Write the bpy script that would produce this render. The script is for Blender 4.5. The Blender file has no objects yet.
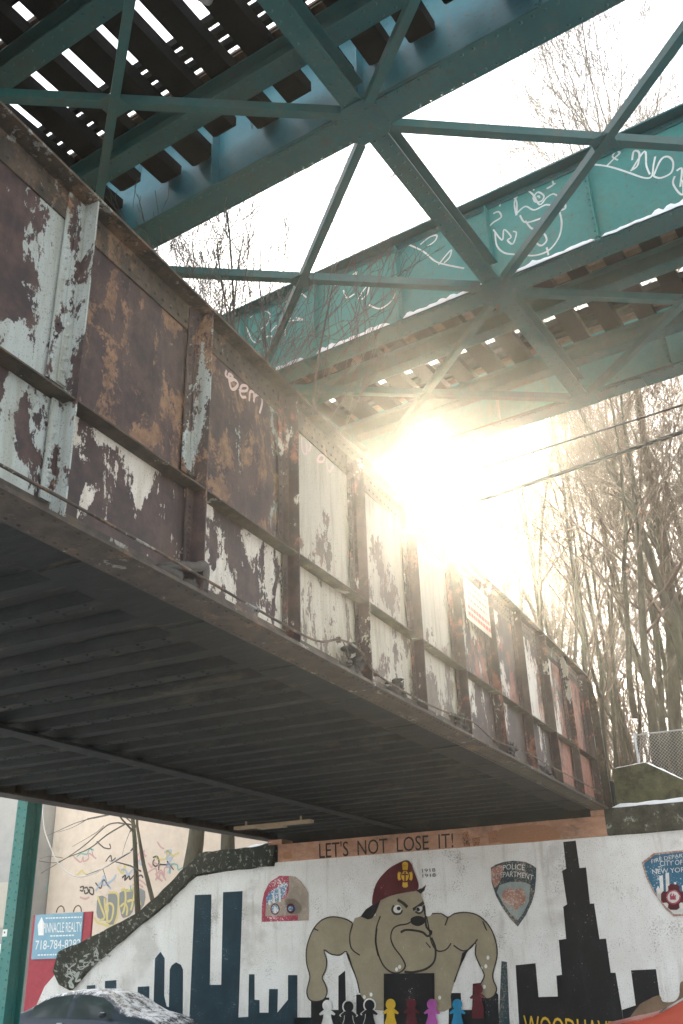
import bpy, bmesh, math, random
from mathutils import Vector, Matrix, noise as mnoise
random.seed(7)
S = bpy.context.scene
COL = S.collection
R = math.radians
# ------------------------------------------------------------------ camera model
F_PX, PITCH, ROLL, EYE = 931.1, R(25.578), R(-1.868), 2.0
W_PX, H_PX = 683, 1024
def cam_axes():
    fw = Vector((0, math.cos(PITCH), math.sin(PITCH)))
    r = Vector((1, 0, 0)); u = Vector((0, -math.sin(PITCH), math.cos(PITCH)))
    c, s = math.cos(ROLL), math.sin(ROLL)
    return c*r+s*u, -s*r+c*u, fw
CR, CU, CF = cam_axes()
CAM = Vector((0, 0, EYE))
def ray(px, py):
    return CF + CR*((px-341.5)/F_PX) - CU*((py-512)/F_PX)
# two building frames: street wall + bridge (site), elevated railway (el)
def frame(loc, deg):
    return Matrix.Translation(loc) @ Matrix.Rotation(R(deg), 4, 'Z')
SITE = frame((6.12, 23.07, 0), -26.0)
EL = frame((0, 0, 0), -32.03)
def onplane(fr, axis, val):
    inv = fr.inverted(); o = inv @ CAM; rot = inv.to_3x3()
    def f(px, py):
        d = rot @ ray(px, py)
        t = (val - o[axis])/d[axis]
        return o + d*t
    return f

# ------------------------------------------------------------------ object helpers
def tag(o, label=None, cat=None, group=None, kind=None):
    if label: o['label'] = label
    if cat: o['category'] = cat
    if group: o['group'] = group
    if kind: o['kind'] = kind
    return o
def empty(name, fr=None, label=None, cat=None, group=None, kind=None):
    o = bpy.data.objects.new(name, None); COL.objects.link(o)
    o.empty_display_size = .3
    if fr is not None: o.matrix_world = fr
    return tag(o, label, cat, group, kind)
class MB:
    def __init__(s): s.v = []; s.f = []; s.sm = []
    def add(s, vs, fs, smooth=False):
        n = len(s.v); s.v += [tuple(v) for v in vs]
        for f in fs: s.f.append(tuple(i+n for i in f)); s.sm.append(smooth)
        return s
    def box(s, x0, x1, y0, y1, z0, z1):
        vs = [(x, y, z) for x in (x0, x1) for y in (y0, y1) for z in (z0, z1)]
        return s.add(vs, [(0,1,3,2),(4,6,7,5),(0,4,5,1),(2,3,7,6),(0,2,6,4),(1,5,7,3)])
    def bar(s, a, b, w, h, up=(0,0,1)):
        a = Vector(a); b = Vector(b); d = (b-a).normalized(); up = Vector(up)
        x = d.cross(up)
        if x.length < 1e-4: x = Vector((1,0,0))
        x.normalize(); u = x.cross(d).normalized()
        vs = [p + x*(i*w/2) + u*(j*h/2) for p in (a, b) for i, j in ((-1,-1),(1,-1),(1,1),(-1,1))]
        return s.add(vs, [(0,1,2,3),(4,7,6,5),(0,4,5,1),(1,5,6,2),(2,6,7,3),(3,7,4,0)])
    def angle(s, a, b, w, t=.015, up=(0,0,1), flip=1):
        """L section: a flat leg and a standing leg"""
        a = Vector(a); b = Vector(b); d = (b-a).normalized(); x = d.cross(Vector(up)).normalized(); u = x.cross(d).normalized()
        s.bar(a, b, w, t, up)
        o = x*(w/2-t/2)*flip + u*(w/2+t/2+.0005)
        return s.bar(a+o, b+o, t, w, up)
    def prism(s, pts, axis, lo, hi):
        """extrude a polygon given in the two other axes"""
        n = len(pts); vs = []
        for c in (lo, hi):
            for p in pts:
                q = list(p); q.insert(axis, c); vs.append(q)
        fs = [tuple(range(n)), tuple(range(2*n-1, n-1, -1))]
        fs += [(i, i+n, (i+1) % n + n, (i+1) % n) for i in range(n)]
        return s.add(vs, fs)
    def tube(s, pts, rs, n=6, smooth=True, caps=True):
        pts = [Vector(p) for p in pts]
        if not isinstance(rs, (list, tuple)): rs = [rs]*len(pts)
        vs = []; fs = []; ref = Vector((.3, .5, .81)); 
        for i, p in enumerate(pts):
            d = (pts[min(i+1, len(pts)-1)] - pts[max(i-1, 0)])
            if d.length < 1e-6: d = Vector((0,0,1))
            d.normalize(); x = d.cross(ref)
            if x.length < .15: x = d.cross(Vector((1,0,0)))
            x.normalize(); y = d.cross(x)
            for k in range(n):
                a = 2*math.pi*k/n
                vs.append(p + x*(math.cos(a)*rs[i]) + y*(math.sin(a)*rs[i]))
        for i in range(len(pts)-1):
            for k in range(n):
                k2 = (k+1) % n
                fs.append((i*n+k, i*n+k2, (i+1)*n+k2, (i+1)*n+k))
        if caps and n > 2:
            fs.append(tuple(range(n-1, -1, -1))); m = (len(pts)-1)*n; fs.append(tuple(range(m, m+n)))
        return s.add(vs, fs, smooth)
    def rivet(s, p, nrm, r=.018):
        r *= 1.3
        nrm = Vector(nrm); p = Vector(p); x = nrm.orthogonal().normalized(); y = nrm.cross(x)
        vs = []; 
        for rr, h in ((r, -.001), (r*.75, r*.5)):
            for k in range(6):
                a = k*math.pi/3; vs.append(p + x*math.cos(a)*rr + y*math.sin(a)*rr + nrm*h)
        vs.append(p + nrm*r*.75)
        fs = [(k, (k+1) % 6, (k+1) % 6+6, k+6) for k in range(6)] + [(6+k, 6+(k+1) % 6, 12) for k in range(6)]
        return s.add(vs, fs, True)
    def ell(s, c, rx, ry, rz, nu=10, nv=6, jit=0, seed=0):
        vs = [(c[0], c[1], c[2]-rz)]
        rnd = random.Random(seed)
        for j in range(1, nv):
            t = math.pi*j/nv - math.pi/2
            for i in range(nu):
                a = 2*math.pi*i/nu; k = 1 + jit*(rnd.random()-.5)
                vs.append((c[0]+rx*math.cos(t)*math.cos(a)*k, c[1]+ry*math.cos(t)*math.sin(a)*k, c[2]+rz*math.sin(t)*k))
        vs.append((c[0], c[1], c[2]+rz)); e = len(vs)-1
        fs = [(0, 1+(i+1) % nu, 1+i) for i in range(nu)]
        for j in range(nv-2):
            for i in range(nu):
                a = 1+j*nu+i; b = 1+j*nu+(i+1) % nu
                fs.append((a, b, b+nu, a+nu))
        fs += [(e, 1+(nv-2)*nu+i, 1+(nv-2)*nu+(i+1) % nu) for i in range(nu)]
        return s.add(vs, fs, True)
    def build(s, name, mat, parent=None, fr=None, bevel=0, recalc=False, **props):
        me = bpy.data.meshes.new(name); me.from_pydata(s.v, [], s.f)
        me.polygons.foreach_set('use_smooth', s.sm)
        if recalc:
            bm = bmesh.new(); bm.from_mesh(me); bmesh.ops.recalc_face_normals(bm, faces=bm.faces); bm.to_mesh(me); bm.free()
        me.update()
        if mat: me.materials.append(mat)
        o = bpy.data.objects.new(name, me); COL.objects.link(o)
        if parent: o.parent = parent
        elif fr is not None: o.matrix_world = fr
        if bevel:
            m = o.modifiers.new('Bevel', 'BEVEL'); m.width = bevel; m.segments = 2; m.limit_method = 'ANGLE'
        for k, v in props.items(): o[k] = v
        return o
def catmull(pts, n=6, closed=True):
    out = []; m = len(pts)
    for i in range(m if closed else m-1):
        g = lambda k: Vector(pts[k % m]) if closed else Vector(pts[max(0, min(m-1, k))])
        p0, p1, p2, p3 = g(i-1), g(i), g(i+1), g(i+2)
        for j in range(n):
            t = j/n
            out.append(.5*((2*p1) + (p2-p0)*t + (2*p0-5*p1+4*p2-p3)*t*t + (3*p1-p0-3*p2+p3)*t**3))
    if not closed: out.append(Vector(pts[-1]))
    return out

# ------------------------------------------------------------------ materials
class NT:
    def __init__(s, name):
        s.m = bpy.data.materials.new(name); s.m.use_nodes = True
        s.t = s.m.node_tree; s.n = s.t.nodes; s.l = s.t.links
        s.b = s.n['Principled BSDF']; s.co = None
    def lk(s, a, b): s.l.new(a, b)
    def put(s, sock, v):
        if hasattr(v, 'is_output'): s.l.new(v, sock)
        else: sock.default_value = v
    def obj(s):
        if not s.co:
            s.co = s.n.new('ShaderNodeTexCoord').outputs['Object']
        return s.co
    def mapped(s, scale=(1,1,1), seed=True):
        mp = s.n.new('ShaderNodeMapping'); s.l.new(s.obj(), mp.inputs[0]); mp.inputs['Scale'].default_value = scale
        if seed:
            a = s.attr('seed'); v = s.n.new('ShaderNodeCombineXYZ')
            m = s.math('MULTIPLY', a, 3.7)
            for i in range(3): s.l.new(m, v.inputs[i])
            s.l.new(v.outputs[0], mp.inputs['Location'])
        return mp.outputs[0]
    def attr(s, name):
        a = s.n.new('ShaderNodeAttribute'); a.attribute_type = 'OBJECT'; a.attribute_name = name
        return a.outputs['Fac']
    def noise(s, vec, scale, detail=6, rough=.6, dist=0):
        t = s.n.new('ShaderNodeTexNoise'); s.l.new(vec, t.inputs['Vector'])
        t.inputs['Scale'].default_value = scale; t.inputs['Detail'].default_value = detail
        t.inputs['Roughness'].default_value = rough; t.inputs['Distortion'].default_value = dist
        return t.outputs['Fac']
    def vor(s, vec, scale, feature='F1'):
        t = s.n.new('ShaderNodeTexVoronoi'); s.l.new(vec, t.inputs['Vector']); t.inputs['Scale'].default_value = scale; t.feature = feature
        return t.outputs['Distance']
    def math(s, op, a, b=0., clamp=False):
        t = s.n.new('ShaderNodeMath'); t.operation = op; t.use_clamp = clamp
        s.put(t.inputs[0], a); s.put(t.inputs[1], b); return t.outputs[0]
    def step(s, v, lo, hi):
        t = s.n.new('ShaderNodeMapRange'); t.interpolation_type = 'SMOOTHSTEP'
        s.put(t.inputs[0], v); s.put(t.inputs[1], lo); s.put(t.inputs[2], hi); return t.outputs[0]
    def mix(s, f, a, b, mode='MIX'):
        t = s.n.new('ShaderNodeMix'); t.data_type = 'RGBA'; t.blend_type = mode
        s.put(t.inputs[0], f)
        for i, v in ((6, a), (7, b)):
            if hasattr(v, 'is_output'): s.l.new(v, t.inputs[i])
            else: t.inputs[i].default_value = (*v, 1)
        return t.outputs[2]
    def xyz(s):
        t = s.n.new('ShaderNodeSeparateXYZ'); s.l.new(s.obj(), t.inputs[0]); return t.outputs
    def bump(s, h, strength=.3, dist=.02):
        t = s.n.new('ShaderNodeBump'); t.inputs['Strength'].default_value = strength; t.inputs['Distance'].default_value = dist
        s.l.new(h, t.inputs['Height']); s.l.new(t.outputs[0], s.b.inputs['Normal'])
    def done(s, col, rough=.7, metal=0., spec=.4):
        if hasattr(col, 'is_output'): s.l.new(col, s.b.inputs['Base Color'])
        else: s.b.inputs['Base Color'].default_value = (*col, 1)
        s.put(s.b.inputs['Roughness'], rough); s.b.inputs['Metallic'].default_value = metal
        s.b.inputs['Specular IOR Level'].default_value = spec
        return s.m

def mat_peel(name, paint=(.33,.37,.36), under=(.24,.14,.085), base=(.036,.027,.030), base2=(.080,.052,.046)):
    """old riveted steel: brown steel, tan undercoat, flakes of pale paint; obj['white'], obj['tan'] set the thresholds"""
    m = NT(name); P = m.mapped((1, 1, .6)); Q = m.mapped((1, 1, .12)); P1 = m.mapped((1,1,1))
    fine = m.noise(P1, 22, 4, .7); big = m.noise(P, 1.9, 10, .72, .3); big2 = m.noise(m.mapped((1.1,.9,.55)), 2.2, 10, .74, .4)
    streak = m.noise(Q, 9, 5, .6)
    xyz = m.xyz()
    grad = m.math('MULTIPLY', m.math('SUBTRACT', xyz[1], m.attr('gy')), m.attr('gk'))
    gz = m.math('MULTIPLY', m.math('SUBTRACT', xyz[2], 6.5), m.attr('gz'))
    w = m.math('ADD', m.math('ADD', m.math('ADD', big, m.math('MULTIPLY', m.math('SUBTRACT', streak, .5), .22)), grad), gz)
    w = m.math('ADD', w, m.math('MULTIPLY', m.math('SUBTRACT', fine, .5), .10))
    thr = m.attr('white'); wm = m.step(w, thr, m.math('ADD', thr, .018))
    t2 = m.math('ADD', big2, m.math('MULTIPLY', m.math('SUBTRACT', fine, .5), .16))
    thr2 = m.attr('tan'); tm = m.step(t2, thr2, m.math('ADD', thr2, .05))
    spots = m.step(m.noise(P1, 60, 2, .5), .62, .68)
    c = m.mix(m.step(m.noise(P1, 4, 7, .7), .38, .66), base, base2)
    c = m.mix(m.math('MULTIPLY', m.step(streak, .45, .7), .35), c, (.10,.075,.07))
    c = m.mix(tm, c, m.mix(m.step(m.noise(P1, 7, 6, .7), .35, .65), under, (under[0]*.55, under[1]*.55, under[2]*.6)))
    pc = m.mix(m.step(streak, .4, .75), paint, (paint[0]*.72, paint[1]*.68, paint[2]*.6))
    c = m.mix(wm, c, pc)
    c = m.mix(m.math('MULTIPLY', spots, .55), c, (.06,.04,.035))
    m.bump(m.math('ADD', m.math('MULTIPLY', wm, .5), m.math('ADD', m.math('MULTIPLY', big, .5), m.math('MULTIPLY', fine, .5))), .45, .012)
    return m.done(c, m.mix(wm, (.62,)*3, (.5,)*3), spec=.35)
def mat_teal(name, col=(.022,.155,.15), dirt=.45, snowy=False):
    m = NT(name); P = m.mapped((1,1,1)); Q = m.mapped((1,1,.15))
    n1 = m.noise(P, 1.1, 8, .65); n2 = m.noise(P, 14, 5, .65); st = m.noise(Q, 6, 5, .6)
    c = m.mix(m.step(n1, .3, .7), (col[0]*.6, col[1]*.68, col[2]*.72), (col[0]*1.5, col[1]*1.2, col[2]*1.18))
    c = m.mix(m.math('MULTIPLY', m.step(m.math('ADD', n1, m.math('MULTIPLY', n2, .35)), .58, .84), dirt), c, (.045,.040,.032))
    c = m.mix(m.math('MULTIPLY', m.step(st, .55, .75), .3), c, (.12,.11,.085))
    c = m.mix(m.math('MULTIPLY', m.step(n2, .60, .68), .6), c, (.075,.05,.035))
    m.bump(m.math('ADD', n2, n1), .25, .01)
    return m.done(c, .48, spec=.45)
def mat_noise(name, a, b, scale=4, rough=.8, c3=None, s3=1.2, lo3=.55, hi3=.72, bump=.3, bd=.02, stretch=(1,1,1), k3=.7, seed=True, spec=.3):
    if 'timber' in name: spec = .04
    m = NT(name); P = m.mapped(stretch, seed)
    n = m.noise(P, scale, 8, .68); f = m.noise(P, scale*7, 5, .7)
    c = m.mix(m.step(m.math('ADD', m.math('MULTIPLY', n, .7), m.math('MULTIPLY', f, .3)), .34, .66), a, b)
    if c3: c = m.mix(m.math('MULTIPLY', m.step(m.noise(P, s3, 7, .7, .3), lo3, hi3), k3), c, c3)
    m.bump(m.math('ADD', n, m.math('MULTIPLY', f, .6)), bump, bd)
    return m.done(c, rough, spec=spec)
WALLW = (.78, .77, .75)
def mat_wallpaint(name, col, chips=.62, chipcol=WALLW, var=.25):
    """masonry paint on the rough wall with small chips down to the white"""
    m = NT(name); P = m.mapped((1,1,1), False); f = m.noise(P, 24, 5, .75); n = m.noise(P, 1.6, 8, .7); g = m.noise(P, 70, 3, .6)
    c = m.mix(m.step(n, .3, .7), tuple(x*(1-var) for x in col), tuple(x*(1+var) for x in col))
    c = m.mix(m.math('MULTIPLY', m.step(m.noise(m.mapped((1,1,.2), False), 5, 5, .6), .5, .75), .25), c, tuple(x*.8+.05 for x in col))
    c = m.mix(m.math('MULTIPLY', m.step(g, .3, .7), .3), c, tuple(x*.5 for x in col)); chip = m.step(m.math('ADD', m.math('MULTIPLY', f, .65), m.math('MULTIPLY', n, .35)), chips-.055, chips-.02)
    c = m.mix(chip, c, chipcol)
    m.bump(m.math('ADD', g, m.math('MULTIPLY', f, 1.2)), .35, .01)
    return m.done(c, .85, spec=.2)
def mat_muralwall(name):
    m = NT(name); P = m.mapped((1,1,1), False)
    n = m.noise(P, .8, 8, .65); f = m.noise(P, 26, 5, .75); g = m.noise(P, 80, 3, .6); st = m.noise(m.mapped((1,1,.13), False), 3.2, 6, .65)
    c = m.mix(m.step(n, .3, .7), (.74,.72,.69), (.86,.86,.85))
    c = m.mix(m.math('MULTIPLY', m.step(st, .52, .74), .5), c, (.40,.37,.31))
    blot = m.step(m.noise(P, .55, 4, .6, .5), .57, .68)
    chip = m.step(m.math('ADD', m.math('MULTIPLY', f, .6), m.math('MULTIPLY', m.noise(P, 1.1, 4, .6), .4)), .565, .60)
    c = m.mix(m.math('MULTIPLY', chip, .75), c, (.22,.20,.20))
    c = m.mix(m.math('MULTIPLY', blot, .4), c, (.30,.26,.24)); sp = m.step(m.noise(P, 45, 3, .55), .61, .65); c = m.mix(m.math('MULTIPLY', sp, .7), c, (.16,.15,.15)); c = m.mix(m.math('MULTIPLY', m.step(g, .3, .7), .25), c, (.42,.40,.37))
    grime = m.step(m.noise(m.mapped((1.2,1,.5), False), 1.5, 6, .7), .64, .76)
    c = m.mix(m.math('MULTIPLY', grime, .5), c, (.20,.22,.16))
    m.bump(m.math('ADD', g, m.math('MULTIPLY', f, 1.2)), .35, .01)
    return m.done(c, .88, spec=.2)
def mat_plain(name, col, rough=.6, metal=0., spec=.4):
    return NT(name).done(col, rough, metal, spec)

M = {}
M['peel'] = mat_peel('peeling_steel')
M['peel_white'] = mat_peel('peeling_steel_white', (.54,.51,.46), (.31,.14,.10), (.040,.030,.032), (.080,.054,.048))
M['peel_glare'] = mat_peel('peeling_steel_glare', (.40,.375,.31), (.26,.17,.11), (.13,.105,.088), (.19,.16,.13))  # glare veil over the middle panels put into paler paint and base
M['flange'] = mat_peel('flange_steel', (.26,.27,.25), (.17,.11,.07), (.034,.030,.026), (.080,.062,.044))
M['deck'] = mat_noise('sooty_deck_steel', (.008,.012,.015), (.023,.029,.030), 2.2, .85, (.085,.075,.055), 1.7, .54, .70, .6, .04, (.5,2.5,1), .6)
M['teal'] = mat_teal('teal_paint', (.010,.205,.185))
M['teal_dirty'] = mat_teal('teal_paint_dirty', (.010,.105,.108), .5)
M['teal_skylit'] = mat_teal('teal_paint_skylit', (.022,.19,.24), .2)  # sky light on the inner girder face put into a bluer teal
M['tie'] = mat_noise('creosoted_timber', (.004,.006,.007), (.010,.012,.013), 5, .85, (.022,.024,.023), 2, .62, .75, .4, .02, (.3,1,1))
M['tie_sunlit'] = mat_noise('sunlit_timber', (.09,.075,.05), (.20,.17,.11), 5, .85)  # sunlit olive tone put into the walkway timber's colour
M['rail'] = mat_noise('rusty_rail', (.07,.04,.025), (.14,.08,.05), 8, .6)
M['wall'] = mat_muralwall('white_mural_wall')
M['navy'] = mat_wallpaint('paint_blue_black', (.022,.048,.066), .66)
M['black'] = mat_wallpaint('paint_black', (.018,.019,.022), .665)
M['tan'] = mat_wallpaint('paint_tan', (.33,.285,.20), .675, var=.12)
M['line'] = mat_wallpaint('paint_line', (.035,.032,.03), .72)
M['maroon'] = mat_wallpaint('paint_maroon', (.11,.022,.03), .68)
M['yellow'] = mat_wallpaint('paint_yellow', (.72,.46,.05), .70)
M['magenta'] = mat_wallpaint('paint_magenta', (.42,.10,.36), .70)
M['blue'] = mat_wallpaint('paint_blue', (.03,.26,.46), .70)
M['white'] = mat_wallpaint('paint_white', (.72,.71,.68), .74)
M['patch_dark'] = mat_wallpaint('paint_patch_dark', (.035,.07,.085), .58, (.33,.25,.19))
M['patch_pale'] = mat_wallpaint('paint_patch_pale', (.30,.36,.35), .60, (.35,.27,.22))
M['patch_blue'] = mat_wallpaint('paint_patch_blue', (.03,.14,.24), .63)
M['patch_red'] = mat_wallpaint('paint_patch_red', (.42,.07,.11), .60)
M['patch_rust'] = mat_wallpaint('paint_patch_rust', (.40,.20,.15), .56, (.5,.42,.36))
M['patch_tan'] = mat_wallpaint('paint_patch_tan', (.40,.33,.27), .60, (.5,.42,.40))
M['orange'] = mat_noise('orange_rust_paint', (.36,.19,.125), (.54,.31,.21), 3.5, .85, (.13,.095,.07), 2.6, .48, .68, .3, .01, (.6,1,1))
M['moss'] = mat_noise('mossy_concrete', (.06,.062,.034), (.13,.125,.065), 3.5, .9, (.022,.024,.018), 2.6, .48, .62, .6, .03)
M['coping'] = mat_noise('dark_coping', (.009,.013,.010), (.032,.037,.028), 5, .9, (.34,.34,.30), 7.5, .55, .61, .5, .02)
M['capstone'] = mat_noise('weathered_cap', (.025,.026,.018), (.085,.082,.06), 3.5, .9, (.42,.41,.37), 3.4, .56, .66, .5, .02)
M['snow'] = mat_noise('snow', (.74,.77,.82), (.86,.88,.90), 6, .6, None, bump=.6, bd=.03)
M['asphalt'] = mat_noise('asphalt', (.045,.045,.046), (.08,.078,.076), 9, .6, (.66,.68,.71), .5, .42, .52, .3, .02, (.3,1,1), .8)  # unseen snow patches added to bounce light up under the bridge
M['walk'] = mat_noise('pavement', (.22,.21,.20), (.34,.33,.31), 3, .9, (.75,.77,.80), .6, .42, .52, .4, .03, (1,1,1), .9)  # snow cover, also unseen, added for more bounced light
M['earth'] = mat_noise('leafy_earth', (.10,.065,.04), (.22,.15,.10), 4, .95, (.7,.7,.72), .7, .56, .7, .8, .05)
M['bark'] = mat_noise('bark', (.045,.04,.03), (.10,.09,.065), 7, .9, (.07,.095,.045), 1.5, .5, .7, .8, .03, (1,1,.25))
M['twig'] = mat_noise('twig', (.09,.063,.05), (.18,.128,.10), 3, .85)
M['twig_dark'] = mat_noise('twig_dark', (.055,.052,.05), (.10,.092,.086), 3, .85)
M['deadleaf'] = mat_plain('dead_leaf', (.34,.14,.05), .8)
M['steel'] = mat_noise('galvanised_steel', (.34,.35,.36), (.48,.49,.50), 20, .45)
M['wire'] = mat_plain('black_cable', (.015,.015,.016), .5)
M['wire_pale'] = mat_plain('pale_cable', (.55,.53,.5), .5)
M['graf'] = mat_wallpaint('spray_white', (.62,.66,.64), .72, (.1,.25,.25))
M['graf_pink'] = mat_plain('spray_pink', (.55,.42,.40), .7)
M['spray_black'] = mat_plain('spray_black', (.05,.045,.05), .7)
M['spray_yellow'] = mat_plain('spray_yellow', (.62,.52,.20), .7)
M['spray_grey'] = mat_plain('spray_grey', (.22,.23,.22), .7)
M['spray_teal'] = mat_plain('spray_teal', (.12,.40,.38), .7)
M['spray_pink'] = mat_plain('spray_rose', (.55,.33,.32), .7)
M['spray_blue'] = mat_plain('spray_light_blue', (.38,.46,.54), .7)
M['stucco'] = mat_noise('beige_stucco', (.64,.53,.43), (.72,.61,.51), 2.5, .9, (.42,.36,.30), .8, .55, .75, .3, .01)
M['siding'] = mat_noise('grey_render', (.30,.31,.31), (.37,.37,.36), 2, .85)
M['siding_light'] = mat_noise('pale_panel', (.42,.40,.34), (.50,.47,.41), 2, .85)
M['dark'] = mat_plain('dark_opening', (.02,.022,.024), .4)
M['signblue'] = mat_noise('sign_blue', (.16,.33,.45), (.22,.40,.50), 3, .5, seed=False, bump=.05)
M['signwhite'] = mat_plain('sign_white', (.78,.78,.76), .5)
M['signred'] = mat_noise('sign_red', (.30,.03,.05), (.40,.05,.07), 5, .55, bump=.1)
M['signcream'] = mat_noise('notice_cream', (.58,.53,.42), (.68,.62,.50), 5, .6, bump=.05)
M['noticered'] = mat_plain('notice_red', (.50,.14,.11), .6)
M['noticegrey'] = mat_plain('notice_grey', (.30,.28,.24), .6)
M['plank'] = mat_noise('bare_plank', (.30,.22,.14), (.42,.32,.22), 5, .8, stretch=(.3,1,1))
M['glass'] = mat_plain('car_glass', (.03,.045,.05), .08, 0, .6)
M['silver'] = mat_plain('slate_paint', (.06,.085,.11), .25, .4)
M['redpaint'] = mat_noise('red_car_paint', (.46,.085,.05), (.52,.11,.06), 3, .3, bump=.02)
M['rubber'] = mat_plain('rubber', (.02,.02,.02), .8)
M['lamp'] = mat_plain('lamp_glass', (.6,.6,.6), .15)
M['lampred'] = mat_plain('lamp_red', (.4,.03,.03), .2)
def mat_dusted(name, col, amount, rough=.25, metal=.3):
    m = NT(name); P = m.mapped((1,1,1), False); g = m.n.new('ShaderNodeNewGeometry'); sx = m.n.new('ShaderNodeSeparateXYZ'); m.lk(g.outputs['Normal'], sx.inputs[0])
    n = m.noise(P, 5, 8, .75, .3); f = m.noise(P, 60, 4, .7)
    v = m.math('ADD', m.math('ADD', m.math('MULTIPLY', n, .8), m.math('MULTIPLY', f, .35)), m.math('MULTIPLY', sx.outputs[2], .42))
    k = m.step(v, amount, amount+.10); c = m.mix(k, col, (.80,.82,.85)); m.bump(m.math('MULTIPLY', k, n), .7, .02)
    return m.done(c, m.mix(k, (rough,)*3, (.7,)*3), metal, .4)
def mat_stripe():
    m = NT('red_white_boards'); t = m.n.new('ShaderNodeTexWave'); t.wave_type = 'BANDS'; t.bands_direction = 'DIAGONAL'
    m.l.new(m.obj(), t.inputs['Vector']); t.inputs['Scale'].default_value = 3.2; t.inputs['Distortion'].default_value = .3
    return m.done(m.mix(m.step(t.outputs['Fac'], .48, .52), (.70,.66,.62), (.55,.12,.11)), .7)
M['stripe'] = mat_stripe()
M['slate_snow'] = mat_dusted('slate_paint_snow', (.022,.035,.055), .92)
M['glass_snow'] = mat_dusted('glass_snow', (.012,.018,.022), .88, .08, 0)
M['red_snow'] = mat_dusted('red_paint_snow', (.42,.075,.045), 1.0, .3, 0)

# ================================================================== RAIL BRIDGE (site frame: x right along wall, y away)
bridge = empty('rail_bridge', SITE, 'old riveted plate girder railway bridge with peeling rusty paint crossing low over the street', 'bridge')
Y0 = -31.0; PITCHS = 1.822; ST0 = -18.67
stY = [ST0 + PITCHS*k for k in range(-6, 11)]          # last about -0.45
ZB, ZM, ZT = 5.0, 6.10, 8.23
WX = -.20                                              # web plane
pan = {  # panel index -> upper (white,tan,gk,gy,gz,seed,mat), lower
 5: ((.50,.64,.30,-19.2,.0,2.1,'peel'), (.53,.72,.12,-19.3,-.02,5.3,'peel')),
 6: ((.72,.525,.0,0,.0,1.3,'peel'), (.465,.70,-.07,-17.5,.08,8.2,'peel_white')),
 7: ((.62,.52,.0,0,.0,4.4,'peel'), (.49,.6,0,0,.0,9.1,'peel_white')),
 8: ((.44,.55,0,0,.03,6.7,'peel_glare'), (.42,.6,0,0,.03,2.9,'peel_glare')),
 9: ((.43,.55,0,0,.03,3.7,'peel_glare'), (.39,.6,0,0,.06,7.9,'peel_glare')),
 10: ((.41,.55,0,0,.02,1.7,'peel_glare'), (.39,.6,0,0,.1,3.3,'peel_glare')),
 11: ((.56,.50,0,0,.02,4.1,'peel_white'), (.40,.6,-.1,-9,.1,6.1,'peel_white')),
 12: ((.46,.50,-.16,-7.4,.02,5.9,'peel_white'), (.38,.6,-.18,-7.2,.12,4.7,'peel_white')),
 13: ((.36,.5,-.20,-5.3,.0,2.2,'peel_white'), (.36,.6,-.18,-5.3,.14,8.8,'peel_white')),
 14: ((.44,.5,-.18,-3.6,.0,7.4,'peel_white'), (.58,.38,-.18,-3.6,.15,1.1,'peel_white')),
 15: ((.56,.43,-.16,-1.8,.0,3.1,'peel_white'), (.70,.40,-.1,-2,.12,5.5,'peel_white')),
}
def pset(o, t):
    for k, v in zip(('white','tan','gk','gy','gz','seed'), t[:6]): o[k] = float(v)
    return o
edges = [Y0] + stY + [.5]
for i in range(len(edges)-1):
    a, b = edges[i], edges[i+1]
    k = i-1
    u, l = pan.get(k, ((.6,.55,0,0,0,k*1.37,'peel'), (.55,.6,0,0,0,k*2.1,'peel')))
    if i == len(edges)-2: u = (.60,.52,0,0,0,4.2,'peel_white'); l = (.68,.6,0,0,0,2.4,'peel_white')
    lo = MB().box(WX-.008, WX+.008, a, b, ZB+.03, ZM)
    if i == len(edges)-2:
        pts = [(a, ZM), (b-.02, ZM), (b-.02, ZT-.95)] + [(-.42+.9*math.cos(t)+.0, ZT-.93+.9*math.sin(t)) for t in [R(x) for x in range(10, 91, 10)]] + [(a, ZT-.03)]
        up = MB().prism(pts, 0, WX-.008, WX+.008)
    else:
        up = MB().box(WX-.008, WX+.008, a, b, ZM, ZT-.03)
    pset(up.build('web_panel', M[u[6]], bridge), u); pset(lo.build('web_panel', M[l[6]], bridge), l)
FL = dict(white=.62, tan=.56, gk=0., gy=0., gz=0., seed=1.)
# top flange: plates follow the rounded end down
def flange_path(off):
    pts = [(Y0, ZT-off)]
    pts += [(-.42, ZT-off)]
    rad = .93-off
    pts += [(-.42+rad*math.sin(R(t)), ZT-.93+rad*math.cos(R(t))) for t in range(10, 91, 10)]
    pts += [(-.42+rad, ZB+.06)]
    return pts
def sweep(mb, off, t, x0, x1):
    A = flange_path(off); B = flange_path(off+t); n = len(A); vs = []
    for (y, z), (y2, z2) in zip(A, B): vs += [(x0,y,z),(x1,y,z),(x1,y2,z2),(x0,y2,z2)]
    fs = [(0,1,2,3), tuple((n-1)*4+i for i in (3,2,1,0))]
    for i in range(n-1):
        for k in range(4):
            fs.append((i*4+k, (i+1)*4+k, (i+1)*4+(k+1) % 4, i*4+(k+1) % 4))
    mb.add(vs, fs)
mb = MB(); sweep(mb, 0, .016, -.37, -.03); sweep(mb, .018, .016, -.395, -.006); sweep(mb, .036, .018, -.40, 0)
for sx in (1, -1):
    x0, x1 = sorted((WX+sx*.010, WX+sx*.026)); mb.box(x0, x1, Y0, -.45, ZT-.36, ZT-.0545)
y = Y0+.05
while y < -.5:
    for z in (ZT-.13, ZT-.28): mb.rivet((WX+.026, y+(.06 if z < ZT-.2 else 0), z), (1,0,0), .019)
    mb.rivet((-.07, y, ZT-.0545), (0,0,-1), .017); y += .13
mb.build('top_flange', M['flange'], bridge, recalc=True, **dict(FL, tan=.53, seed=3.3))
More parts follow.
